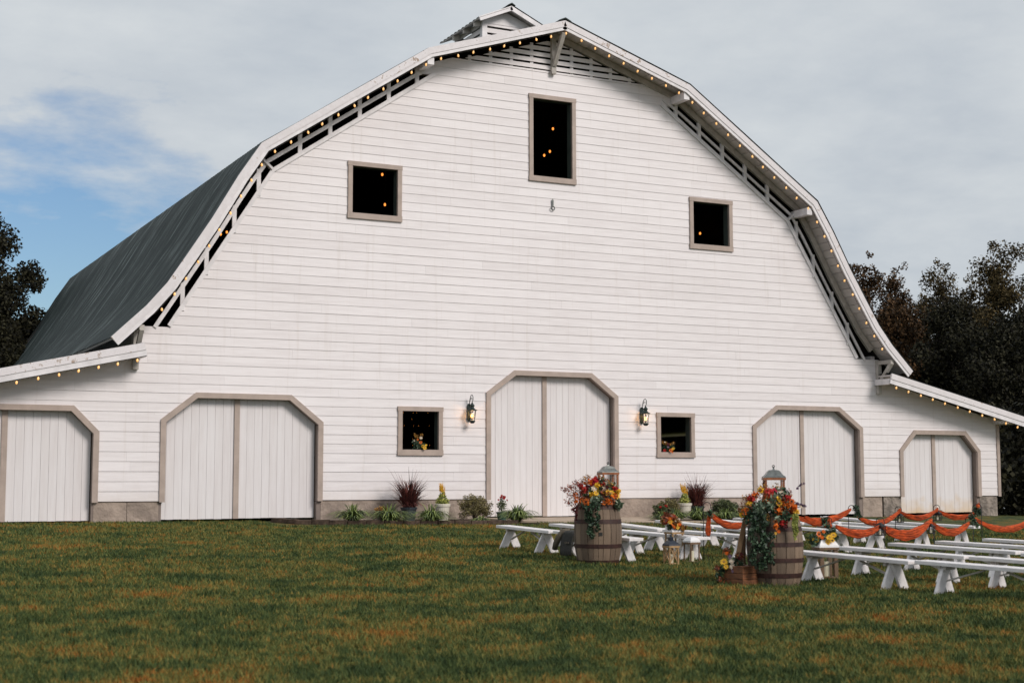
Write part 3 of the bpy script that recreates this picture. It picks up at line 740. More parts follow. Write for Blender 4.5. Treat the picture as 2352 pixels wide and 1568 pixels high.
for i, (px, py) in enumerate(((507, 538), (521, 533), (533, 531), (477, 602), (527, 550))):
    hanging_bulb(px, py, .9, ['lit bulb behind the left gable slats, lower of three close together', 'lit bulb behind the left gable slats, middle of three close together', 'lit bulb behind the left gable slats, upper of three close together', 'lit bulb standing alone lowest behind the left gable slats', 'lit bulb behind the lower gap of the left gable slats'][i], .8)
fl = thing('fairy_lights', 'fairy light curtain of tiny warm dots inside the lower left window', 'fairy lights', (-3.43, 1.6, 1.1))
rng = random.Random(4); wire = MB(); dots = MB()
for x in (-.15, .25, .50, .62, .9, 1.2):
    pts = [(x+rng.uniform(-.03, .03), rng.uniform(-.02, .02), z) for z in np.linspace(1.4, -.3, 12)]; wire.tube(pts, .002, 3)
    for p in pts:
        if rng.random() < .6: dots.ball(p, .0045, 5, 4)
wire.build('wire', MT['socket'], fl); dots.build('light_dots', MT['bulbin'], fl)

# ------------------------------------------------------------------ wall lanterns
def wall_lantern(x, z, label):
    r = thing('wall_lantern', label, 'lantern', (x, -.03, z), 0, 'lanterns flanking the centre doors'); r.scale = (.86, .86, .71)
    b = MB(); b.box(-.055, .055, -.035, .0, .14, .60); b.prism_y([(-.055, .14), (.055, .14), (0, .06)], -.03, .0); b.prism_y([(-.055, .60), (.055, .60), (.03, .66), (-.03, .66)], -.03, 0)
    b.build('back_plate', MT['bronze'], r, bevel=.006)
    arm = [(0, -.03, .55), (0, -.05, .70), (0, -.09, .84), (0, -.15, .92), (0, -.22, .93), (0, -.27, .87), (0, -.27, .78), (0, -.24, .715), (0, -.215, .68)]
    a = MB(); a.tube(arm, .011, 6); a.tube([(0, -.06, .72), (0, -.11, .80), (0, -.16, .84), (0, -.20, .83), (0, -.20, .79), (0, -.17, .78)], .008, 6); a.build('scroll_arm', MT['bronze'], r, smooth=True)
    cy = -.22
    t = MB(); t.lathe([(.006, .70), (.02, .67), (.035, .635), (.06, .60), (.072, .575), (.05, .560), (.048, .53), (.058, .50), (.09, .465), (.135, .445), (.14, .43), (.12, .42)], (0, cy, 0), 12); t.build('lantern_cap', MT['bronze'], r, smooth=True)
    g = MB(); g.lathe([(.105, .42), (.068, .10)], (0, cy, 0), 12); g.build('glass', MT['glass'], r, smooth=True)
    c = MB()
    for k in range(6):
        a0 = k*PI/3
        c.tube([(math.cos(a0)*.110, cy+math.sin(a0)*.110, .42), (math.cos(a0)*.072, cy+math.sin(a0)*.072, .10)], .0055, 4)
        a1 = a0+PI/3
        for (p, q) in ((a0, a1), (a1, a0)):
            c.tube([(math.cos(p)*.108, cy+math.sin(p)*.108, .41), (math.cos((p+q)/2)*.086, cy+math.sin((p+q)/2)*.086, .27), (math.cos(q)*.074, cy+math.sin(q)*.074, .11)], .0038, 4)
    c.build('cage', MT['bronze'], r)
    f = MB(); f.lathe([(.07, .105), (.082, .095), (.082, .06), (.06, .045), (.058, .02), (.02, .01)], (0, cy, 0), 12); f.build('base_ring', MT['bronze'], r, smooth=True)
    cl = MB()
    for k in range(3):
        a0 = k*2*PI/3+.4; cl.lathe([(.008, .10), (.008, .20)], (math.cos(a0)*.028, cy+math.sin(a0)*.028, 0), 6)
    cl.build('candle_tubes', MT['candle'], r)
    fm = MB()
    for k in range(3):
        a0 = k*2*PI/3+.4; fm.lathe([(.004, .20), (.014, .23), (.012, .26), (.002, .30)], (math.cos(a0)*.028, cy+math.sin(a0)*.028, 0), 6)
    fm.build('flame_bulbs', MT['flame'], r)
    ld = bpy.data.lights.new('lantern_light', 'POINT'); ld.energy = 1.1; ld.color = (1, .55, .22); ld.shadow_soft_size = .03
    lo = bpy.data.objects.new('lantern_light', ld); COL.objects.link(lo); lo.parent = r; lo.location = (0, cy, .33)
wall_lantern(-2.22, 1.72, 'lit dark bronze carriage lantern on the wall left of the centre doors')
wall_lantern(2.44, 1.74, 'lit dark bronze carriage lantern on the wall right of the centre doors')
hk = thing('pulley_hook', 'small worn metal hook with ring on the wall below the loft opening', 'hook', (-.01, -.03, 6.88))
m_ = MB(); m_.tube([(0, -.02, .28), (0, -.03, .10)], .012, 6); m_.box(-.02, .02, -.03, 0, .10, .26); m_.build('hook_strap', MT['greymetal'], hk)
m_ = MB(); m_.tube([(math.sin(a)*.045, -.03, .05+math.cos(a)*.045) for a in np.linspace(0, 2*PI, 13)], .012, 6, cap=False); m_.build('ring', MT['greymetal'], hk)

# ------------------------------------------------------------------ slab, beds and edging
def flat_poly(name, pts, m, lift, sub=None):
    mb = MB(); vs = [(x, y, float(gz(x, y))+lift) for x, y in pts]; n = len(vs)
    mb.add(vs+[(x, y, z-.3) for x, y, z in vs], [tuple(range(n))]+[(i, i+n, (i+1) % n+n, (i+1) % n) for i in range(n)])
    return struct(mb.build(name, m))
flat_poly('concrete_apron', [(-1.76, -1.35), (1.6, -2.3), (3.2, -2.1), (3.0, -.6), (3.4, .0), (1.78, .01), (1.78, .4), (-1.76, .4)], MT['slab'], .045)
flat_poly('mulch_bed', [(-6.9, -.2), (-6.4, -1.25), (-5.2, -1.75), (-3.2, -1.95), (-1.9, -1.9), (-1.80, -1.5), (-1.80, .0), (-6.9, .0)], MT['mulch'], .02)
flat_poly('mulch_bed', [(3.3, -.05), (3.05, -.6), (3.25, -2.0), (4.4, -2.3), (6.1, -1.7), (6.6, -.4), (6.6, .0)], MT['mulch'], .022)
flat_poly('mulch_strip', [(-1.9, -2.0), (-1.6, -2.6), (1.8, -3.4), (3.2, -3.2), (3.2, -2.3), (1.7, -2.42), (-1.7, -1.5)], MT['mulch'], .015)
ec = [(-6.95, -.35), (-6.6, -1.2), (-5.9, -1.68), (-5.0, -1.95), (-4.0, -2.08), (-3.0, -2.12), (-2.0, -2.08)]
E_ = [Vector(p) for p in ec]; Ls = [0]
for a, b in zip(E_[:-1], E_[1:]): Ls.append(Ls[-1]+(b-a).length)
nb = 15; rng = random.Random(9)
ords = ['first', 'second', 'third', 'fourth', 'fifth', 'sixth', 'seventh', 'eighth', 'ninth', 'tenth', 'eleventh', 'twelfth', 'thirteenth', 'fourteenth', 'fifteenth']
for k in range(nb):
    s = (k+.5)*Ls[-1]/nb
    for i in range(len(E_)-1):
        if Ls[i] <= s <= Ls[i+1]: p = E_[i].lerp(E_[i+1], (s-Ls[i])/(Ls[i+1]-Ls[i])); t = (E_[i+1]-E_[i]).normalized(); break
    hl = Ls[-1]/nb/2-.006; m_ = MB(); h = .10
    m_.prism_y([(-hl, -.06), (hl, -.06), (hl, h), (-hl, h)], -.055, .055)
    # scalloped front face
    m_.add([(-hl, -.055, -.06), (-hl*.5, -.085, -.06), (hl*.5, -.085, -.06), (hl, -.055, -.06), (-hl, -.055, h), (-hl*.5, -.085, h-.006), (hl*.5, -.085, h-.006), (hl, -.055, h)],
           [(0, 1, 5, 4), (1, 2, 6, 5), (2, 3, 7, 6), (4, 5, 6, 7)])
    o = m_.build('edging_block', MT['edging'], loc=(p.x, p.y, float(gz(p.x, p.y))+rng.uniform(-.006, .008)))
    o.rotation_euler = (0, 0, math.atan2(t.y, t.x)+rng.uniform(-.03, .03))
    tag(o, f'brown concrete edging block, {ords[k]} from the left along the flower bed', 'edging block', 'edging blocks round the flower bed')

# ------------------------------------------------------------------ plants
def blades_mesh(name, n, R, H, wd, m, parent, droop=1.0, seed=0, seg=5, base_r=.05, zmin=.35):
    rng = np.random.default_rng(seed); V = []; F = []
    for i in range(n):
        a = rng.random()*2*PI; rr = R*(.35+.65*rng.random()); hh = H*(zmin+(1-zmin)*rng.random()); b0 = base_r*math.sqrt(rng.random()); ab = rng.random()*2*PI
        bx, by = b0*math.cos(ab), b0*math.sin(ab); dx, dy = math.cos(a), math.sin(a); w_ = wd*(.7+.6*rng.random()); tw = rng.normal(0, .3)
        o = len(V)
        for k in range(seg+1):
            t = k/seg; rad = rr*(t**1.05); z = hh*(1.9*t-droop*.9*t*t)
            ww = w_*(1-t**3*.85); px, py = -math.sin(a+tw), math.cos(a+tw)
            V.append((bx+dx*rad-px*ww, by+dy*rad-py*ww, z)); V.append((bx+dx*rad+px*ww, by+dy*rad+py*ww, z))
            if k: F.append((o+2*k-2, o+2*k-1, o+2*k+1, o+2*k))
    return np_mesh(name, np.array(V), np.array(F), m, parent)
def leaf_cloud(name, C, n, size, m, parent, seed=0, aspect=.5, flat=0.0):
    """C: list of (x,y,z,r) clumps; n leaves in total"""
    rng = np.random.default_rng(seed); C = np.array(C, float); wts = C[:, 3]**2; idx = rng.choice(len(C), n, p=wts/wts.sum())
    d = rng.normal(size=(n, 3)); d /= np.linalg.norm(d, axis=1)[:, None]; r = C[idx, 3]*(rng.random(n)**.45)
    P = C[idx, :3]+d*r[:, None]; a = rng.normal(size=(n, 3)); a[:, 2] *= (1-flat); a /= np.linalg.norm(a, axis=1)[:, None]
    b = np.cross(a, rng.normal(size=(n, 3))); b /= np.linalg.norm(b, axis=1)[:, None]
    s = size*(.6+.8*rng.random(n)); A = a*(s/2)[:, None]; B = b*(s*aspect/2)[:, None]
    V = np.stack([P-A, P-B*.9, P+A, P+B*.9], 1)
    return np_mesh(name, V, np.arange(4*n).reshape(-1, 4), m, parent)
def liriope(px, y, label, w_=.44, h=.30, seed=0, group='green grassy clumps in the flower beds'):
    p = onY(px, 1195, y); z = float(gz(p.x, y))+.02
    r = thing('liriope_clump', label, 'grass clump', (p.x, y, z), 0, group)
    blades_mesh('leaves', 380, w_*1.42, h*1.62, .0125, MT['liriope'], r, droop=1.72, seed=seed)
    blades_mesh('upright_leaves', 70, w_*.62, h*1.62, .010, MT['liriope'], r, droop=1.1, seed=seed+70)
    c = MB(); c.lathe([(.07, -.02), (.055, .03), (.01, .05)], n=8); c.build('crown_base', MT['twig'], r)
def pot(parent, R, H, m, rim=.02):
    b = MB(); b.lathe([(R*.72, 0), (R*.80, H*.3), (R*.93, H*.80), (R*.95, H*.84), (R*1.03, H*.85), (R*1.05, H*.98), (R*1.0, H), (R*.92, H), (R*.9, H*.9)], n=20)
    return b.build('pot', m, parent, smooth=False)
def fountain_grass(px, y, label, seed, R=.36, H=.62, scale=1.0):
    p = onY(px, 1195, y); r = thing('fountain_grass', label, 'potted plant', (p.x, y, float(gz(p.x, y))+.02), 0, 'potted purple fountain grasses')
    pot(r, .18, .30, MT['blackplastic'])
    s = MB(); s.lathe([(.16, .27), (.02, .275)], n=14); s.build('soil', MT['mulch'], r)
    g = blades_mesh('leaves', 420, R, H, .0075, MT['redgrass'], r, droop=.98, seed=seed, base_r=.11, zmin=.28); g.location = (0, 0, .27)
    g = blades_mesh('tall_stems', 34, R*.95, H*1.05, .0055, MT['redgrass'], r, droop=.55, seed=seed+5, base_r=.08, zmin=.6); g.location = (0, 0, .27)
    g = blades_mesh('drooping_leaves', 120, R*1.1, H*.42, .008, MT['redgrass'], r, droop=1.9, seed=seed+9, base_r=.12); g.location = (0, 0, .28)
def celosia(px, y, label, seed, k=1.0):
    p = onY(px, 1195, y); r = thing('potted_celosia', label, 'potted plant', (p.x, y, float(gz(p.x, y))+.02), 0, 'yellow plume plants in cream pots')
    pot(r, .17*k, .38*k, MT['whitepot'])
    leaf_cloud('leaves', [(0, 0, .47*k, .12*k), (.06, 0, .42*k, .10*k), (-.06, .02, .42*k, .10*k), (0, 0, .56*k, .08*k)], 520, .06, MT['leaflime'], r, seed, .45)
    pl = []
    rr = random.Random(seed)
    for i in range(7):
        a = rr.random()*6.28; q = rr.random()*.07; hh = (.52+.22*rr.random())*k
        for j in range(9): pl.append((math.cos(a)*q*(1+j*.08), math.sin(a)*q*(1+j*.08), hh+j*.020*k, .036*(1-j*.09)*k))
    leaf_cloud('plumes', pl, 1500, .022, MT['yellow'], r, seed+3, .5)
def shrub(px, y, label, R, H, m, n, seed, leaf=.035, name='shrub', lift=.06, group=None):
    p = onY(px, 1195, y); r = thing(name, label, 'shrub', (p.x, y, float(gz(p.x, y))+.02), 0, group); rr = random.Random(seed)
    C = []
    for i in range(90):
        a = i*2.39996; q = math.sqrt((i+.5)/90)*R*.84; zz = lift+H*(.10+.80*rr.random()**.7)*math.sqrt(max(.1, 1-(q/R)**2*.55)); C.append((q*math.cos(a), q*math.sin(a), zz, R*.20*(.6+.7*rr.random())))
    leaf_cloud('foliage', C, int(n*1.5), leaf, m, r, seed, .6)
    st = MB()
    for i in range(16):
        c = C[i]; st.tube([(0, 0, 0), (c[0]*.4, c[1]*.4, c[2]*.45), (c[0], c[1], c[2])], [.012, .008, .003], 5)
    st.build('stems', MT['twig'], r); return r
liriope(811, -1.42, 'leftmost green grassy clump in the left flower bed', .50, .30, 1)
liriope(893, -1.72, 'green grassy clump in front of the dark grey pot of red grass', .50, .30, 2)
liriope(990, -1.86, 'green grassy clump just in front of the cream pot', .46, .30, 3)
liriope(1187, -1.8, 'green grassy clump beside the small green pot, nearest the centre doors', .46, .30, 4)
liriope(1105, -1.75, 'small low grassy tuft at the foot of the rounded boxwood', .22, .12, 5)
fountain_grass(939, -.62, 'purple fountain grass in a dark grey pot below the left window', 11, .58, .64)
celosia(1016, -.85, 'cream pot of yellow plumes between the red grass and the boxwood', 12)
shrub(1090, -.85, 'rounded olive brown boxwood shrub left of the centre doors', .42, .54, MT['box'], 5200, 13, .030, 'boxwood_shrub')
shrub(877, -.75, 'low golden orange shrub behind the grassy clumps of the left bed', .17, .30, MT['leafgold'], 900, 14, .028, 'golden_shrub', .05)
def potted_mum():
    p = onY(1153, 1192, -.9); r = thing('potted_flowers', 'small green pot of red daisies beside the centre doors', 'potted plant', (p.x, -.9, float(gz(p.x, -.9))+.02))
    pot(r, .13, .20, MT['greenpot'])
    leaf_cloud('leaves', [(0, 0, .28, .11), (.03, 0, .38, .09), (-.04, .02, .36, .09), (0, .03, .45, .06)], 700, .035, MT['darkshrub'], r, 5, .5)
    leaf_cloud('blooms', [(-.04, -.04, .52, .03), (.05, -.02, .53, .035), (0, 0, .56, .03), (.12, -.02, .46, .02), (-.09, 0, .47, .02), (.02, -.05, .50, .03)], 420, .022, MT['red'], r, 6, .8)
potted_mum()
# right bed
shrub(1535, -.85, 'olive rounded shrub at the left end of the right flower bed', .30, .46, MT['box'], 4200, 23, .030, 'rounded_shrub')
rf = shrub(1516, -1.15, 'small dark shrub dotted with dull red blooms beside the apron', .20, .34, MT['darkshrub'], 1800, 24, .032, 'flowering_shrub')
leaf_cloud('blooms', [(-.06, -.12, .30, .035), (.10, -.10, .33, .035)], 260, .025, MT['red'], rf, 7, .8)
celosia(1573, -.75, 'cream pot of yellow plumes in the right flower bed', 25, 1.0)
fountain_grass(1601, -.55, 'purple fountain grass in a dark pot below the right window', 26, .54, .60)
shrub(1665, -.75, 'broad dark green shrub at the right end of the right bed', .36, .42, MT['darkshrub'], 5200, 27, .032, 'dark_shrub')
for i, (px, y, w_, h, lb) in enumerate(((1552, -1.6, .34, .22, 'grassy clump at the foot of the cream pot in the right bed'), (1602, -1.75, .38, .26, 'grassy clump directly in front of the right bed dark pot'), (1665, -1.65, .38, .22, 'grassy clump in front of the broad dark green shrub'), (1522, -1.75, .28, .18, 'small grassy clump at the left end of the right bed'), (1700, -1.3, .34, .22, 'rightmost grassy clump of the right flower bed'))):
    liriope(px, y, lb, w_, h, 40+i)

# ------------------------------------------------------------------ flowers and bouquets
def flower(parent, kind, p, r, nrm, seed=0):
    """flower head facing nrm"""
    rr = random.Random(seed); n = Vector(nrm).normalized(); q = n.to_track_quat('Z', 'Y')
    m_ = MB(); V = []; F = []
    rings = {'sunflower': (13, ((.0, 1.0, .10),), 'yellow'), 'gold_daisy': (14, ((.0, 1.0, .15), (.0, .75, .3)), 'yellow'), 'orange_gerbera': (14, ((0, 1.0, .12), (0, .7, .25)), 'orange'),
             'red_dahlia': (12, ((0, 1.0, .15), (.1, .8, .4), (.2, .55, .6)), 'red'), 'pink_dahlia': (12, ((0, 1.0, .15), (.1, .8, .4), (.2, .55, .6)), 'pink'),
             'cream_rose': (7, ((0, .95, .35), (.2, .75, .7), (.3, .5, .9)), 'cream'), 'burgundy_rose': (7, ((0, .95, .35), (.2, .75, .7), (.3, .5, .9)), 'burgundy'),
             'orange_rose': (7, ((0, .95, .35), (.2, .75, .7), (.3, .5, .9)), 'orange'), 'lilac_rose': (7, ((0, .95, .35), (.2, .75, .7), (.3, .5, .9)), 'lilac')}
    k, rg, mm = rings[kind]
    for j, (z0, ln, up) in enumerate(rg):
        for i in range(k):
            a = 2*PI*(i+.5*j)/k+rr.uniform(-.08, .08); L = r*ln*(.9+.2*rr.random()); w_ = L*PI/k*1.25
            u = Vector((math.cos(a), math.sin(a), up)).normalized(); s = Vector((-math.sin(a), math.cos(a), 0))
            b0 = Vector((math.cos(a), math.sin(a), 0))*r*.12+Vector((0, 0, z0*r*.4))
            m_.add([b0, b0+u*L*.55-s*w_*.5, b0+u*L+Vector((0, 0, up*L*.2)), b0+u*L*.55+s*w_*.5], [(0, 1, 2, 3)])
    if kind.endswith('rose'): m_.ball((0, 0, r*.25), r*.35, 7, 5)
    if kind.endswith('dahlia'): m_.ball((0, 0, r*.2), r*.28, 7, 5)
    o = m_.build(kind, MT[mm], parent); o.location = p; o.rotation_mode = 'QUATERNION'; o.rotation_quaternion = q
    if kind in ('sunflower', 'gold_daisy', 'orange_gerbera'):
        c = MB(); c.lathe([(r*.38, .02*r), (r*.36, r*.12), (r*.2, r*.17), (.001, r*.15)], n=10); c.build('seed_disc', MT['seed'] if kind != 'gold_daisy' else MT['leafgold'], o)
    return o
def trail(mb_pts, n, L, spread, seed, start, dirv=(0, -.3, -1)):
    rr = random.Random(seed); C = []
    for i in range(n):
        a = rr.uniform(-spread, spread); p = Vector(start)+Vector((a*.4, rr.uniform(-.02, .02), 0)); l = L*(.6+.4*rr.random())
        for j in range(10):
            t = j/9; C.append((p.x+a*.3*t+rr.uniform(-.01, .01), p.y+dirv[1]*t*.15, p.z-l*t, .018))
    return C
toC = Vector((CAM[0]+5.5, CAM[1]+14, 1.6)).normalized()
rightv = Vector((math.cos(YAW), -math.sin(YAW), 0)); backv = Vector((math.sin(YAW), math.cos(YAW), 0))
def sv(a, b, c): return rightv*a+backv*b+Vector((0, 0, c))
def bouquet(root_name, label, loc, flowers, clouds, group=None, cat='bouquet', stems=None):
    """flowers: (kind, right, back, up, r); clouds: (part name, mat, n, size, aspect, [(right, back, up, radius)])"""
    r = thing(root_name, label, cat, loc, 0, group); rf = random.Random(len(flowers))
    for i, (nm, mm, n, size, asp, cs) in enumerate(clouds):
        C = []
        for (a, b, c, rad) in cs:
            v = sv(a, b, c); C.append((v.x, v.y, v.z, rad))
        if nm.endswith('_blooms'):
            for j, c1 in enumerate(C): leaf_cloud(nm[:-7]+'_bloom_cluster', [c1], n//len(C), size, MT[mm], r, i+j, asp)
        else: leaf_cloud(nm, C, n, size, MT[mm], r, i+len(flowers), asp)
    for i, (k, a, b, c, rad) in enumerate(flowers):
        nrm = sv(a*1.5+rf.uniform(-.5, .5), -1.0+b, .35+c*.6+rf.uniform(-.3, .5))
        flower(r, k, sv(a, b, c), rad*.85, nrm, i+17)
    st = MB()
    for i, (k, a, b, c, rad) in enumerate(flowers[:14]): st.tube([sv(a*.15, 0, .01), sv(a*.6, b*.6, c*.6), sv(a, b, c)], .004, 4)
    st.build('stems', MT['leafgreen'], r)
    return r

# ------------------------------------------------------------------ barrels
def barrel(loc, label, rz, H=.87, R=.345, dark=False):
    r = thing('wine_barrel', label, 'barrel', loc, rz, 'oak barrels at the head of the aisle')
    def rad(t): return R*(.84+.16*math.sin(PI*t)**.9)
    n = 22; rr = random.Random(int(rz*100)); bd_ = MB()
    a = 0; cuts = [0]
    for i in range(n): a += .7+.6*rr.random(); cuts.append(a)
    cuts = [c/a*2*PI for c in cuts]; nz_ = 12
    for a0, a1 in zip(cuts[:-1], cuts[1:]):
        vs = []; g = .006; dr = rr.uniform(-.0015, .0015)
        for j in range(nz_+1):
            t = j/nz_; q = rad(t)+dr
            for aa, f in ((a0+g, .985), (a0+g*2.2, 1), ((a0+a1)/2, 1.0), (a1-g*2.2, 1), (a1-g, .985)):
                vs.append((q*f*math.cos(aa), q*f*math.sin(aa), H*t))
        fs = [(j*5+i, j*5+i+1, (j+1)*5+i+1, (j+1)*5+i) for j in range(nz_) for i in range(4)]
        bd_.add(vs, fs)
    bo = bd_.build('staves', MT['oak'], r)
    inn = MB(); inn.lathe([(rad(j/12)*.975, H*j/12) for j in range(13)], n=24); inn.build('inner_shell', MT['seed'], r)
    hd = MB(); hd.lathe([(rad(1)*.93, H-.03), (.01, H-.028)], n=24); hd.build('head', MT['oak'], r)
    for (t0, t1) in (((.005, .075), (.27, .335), (.665, .735), (.90, .97)) if not dark else ((.11, .175), (.325, .385), (.545, .605), (.76, .825))):
        h = MB(); h.lathe([(rad(t0)+.001, H*t0), (rad(t0)+.005, H*t0), (rad(t1)+.005, H*t1), (rad(t1)+.001, H*t1)], n=32); h.build('hoop', MT['hoop'], r, smooth=False)
    b = MB(); bx = Vector((-.42, -.9, 0)).normalized()
    if not dark:
        v = Vector((CAM[0]-loc[0], CAM[1]-loc[1], 0)).normalized(); v.rotate(Matrix.Rotation(-rz+.12, 3, 'Z'))
        b.bar(v*(R-.02)+Vector((0, 0, H*.50)), v*(R+.004)+Vector((0, 0, H*.50)), .05, .05); b.build('bung_hole', MT['socket'], r)
    return r
BL = G(1377, 1297); BL = Vector((BL.x+.12, BL.y+.25, float(gz(BL.x, BL.y))))
BR = G(1792, 1345.5); BR = Vector((BR.x+.12, BR.y+.25, float(gz(BR.x, BR.y))))
barrel(BL, 'weathered oak barrel with rusty hoops under the left bouquet beside the jacket', .3)
barrel(BR, 'weathered oak barrel under the trailing bouquet beside the wooden crate', 1.1, dark=True)
HB = .87
def table_lantern(loc, label, W, H, wood, roofm, rz, group=None, roof='curved', candle=True, lattice=False, cdl=(.045, .14), ring=True, tk=.10):
    r = thing('lantern', label, 'lantern', loc, rz, group); h = W/2; t = W*tk
    b = MB(); b.box(-h, h, -h, h, 0, .025); b.build('base', wood, r, bevel=.003)
    for sx in (-1, 1):
        for sy in (-1, 1):
            p = MB(); p.box(min(sx*h, sx*(h-t)), max(sx*h, sx*(h-t)), min(sy*h, sy*(h-t)), max(sy*h, sy*(h-t)), .026, H-.03); p.build('post', wood, r)
    b = MB(); e = h*1.10; b.box(-e, e, -e, e, H-.029, H); b.build('top_plate', wood, r)
    g = MB()
    for s in (-1, 1):
        g.add([(-h+t, s*(h-t*.5), .03), (h-t, s*(h-t*.5), .03), (h-t, s*(h-t*.5), H-.03), (-h+t, s*(h-t*.5), H-.03)], [(0, 1, 2, 3)])
        g.add([(s*(h-t*.5), -h+t, .03), (s*(h-t*.5), h-t, .03), (s*(h-t*.5), h-t, H-.03), (s*(h-t*.5), -h+t, H-.03)], [(0, 1, 2, 3)])
    g.build('glass', MT['glass'], r)
    if lattice:
        l = MB()
        for s in (-1, 1):
            l.bar((-h+t, s*(h-t*.6), .03), (h-t, s*(h-t*.6), H-.03), .012, .010); l.bar((h-t, s*(h-t*.6), .03), (-h+t, s*(h-t*.6), H-.03), .012, .010)
            l.bar((s*(h-t*.6), -h+t, .03), (s*(h-t*.6), h-t, H-.03), .012, .010); l.bar((s*(h-t*.6), h-t, .03), (s*(h-t*.6), -h+t, H-.03), .012, .010)
        l.build('lattice', wood, r)
    s2 = math.sqrt(2)
    rf = MB()
    if roof == 'curved': prof = [(e*s2, H+.001), (e*.98*s2, H+.015), (e*.80*s2, H+W*.12), (e*.62*s2, H+W*.26), (e*.54*s2, H+W*.34), (e*.48*s2, H+W*.345), (e*.44*s2, H+W*.38), (e*.10*s2, H+W*.41), (.010, H+W*.50)]
    elif roof == 'chimney': prof = [(e*s2, H+.001), (e*.95*s2, H+.02), (e*.55*s2, H+W*.38), (e*.30*s2, H+W*.46), (e*.30*s2, H+W*.72), (e*.12*s2, H+W*.80), (.008, H+W*.82)]
    else: prof = [(e*s2, H+.001), (e*.97*s2, H+.03), (e*.86*s2, H+W*.22), (e*.70*s2, H+W*.36), (e*.45*s2, H+W*.44), (.012, H+W*.46)]
    rf.lathe(prof, n=4, rot=PI/4); rf.build('roof', roofm, r)
    if ring:
        q = MB(); zc = prof[-1][1]+.028; q.tube([(math.sin(a)*.014, 0, zc-.008+math.cos(a)*.014) for a in np.linspace(0, 2*PI, 11)], .005, 5, cap=False); q.ball((0, 0, prof[-1][1]+.004), .012, 6, 4); q.build('finial_ring', MT['iron'], r)
    if candle:
        c = MB(); c.lathe([(cdl[0], .026), (cdl[0], .026+cdl[1]), (cdl[0]*.8, .026+cdl[1]-.004), (.01, .022+cdl[1])], n=14); co = c.build('candle', MT['candle'], r)
        c = MB(); c.tube([(0, 0, .02+cdl[1]), (.003, 0, .045+cdl[1])], .002, 4); c.build('wick', MT['socket'], co)
    return r
def at(base, a, b, c): v = base+sv(a, b, 0); return Vector((v.x, v.y, base.z+c))
table_lantern(at(BL, .16, .10, HB-.028), 'orange brown wooden lantern with grey metal roof on the left barrel', .235, .46, MT['copper'], MT['greymetal'], -YAW+.25, 'wooden lanterns on the barrels')
table_lantern(at(BR, .02, .12, HB-.028), 'orange brown wooden lantern with grey metal roof on the right barrel', .245, .47, MT['copper'], MT['greymetal'], -YAW-.05, 'wooden lanterns on the barrels')
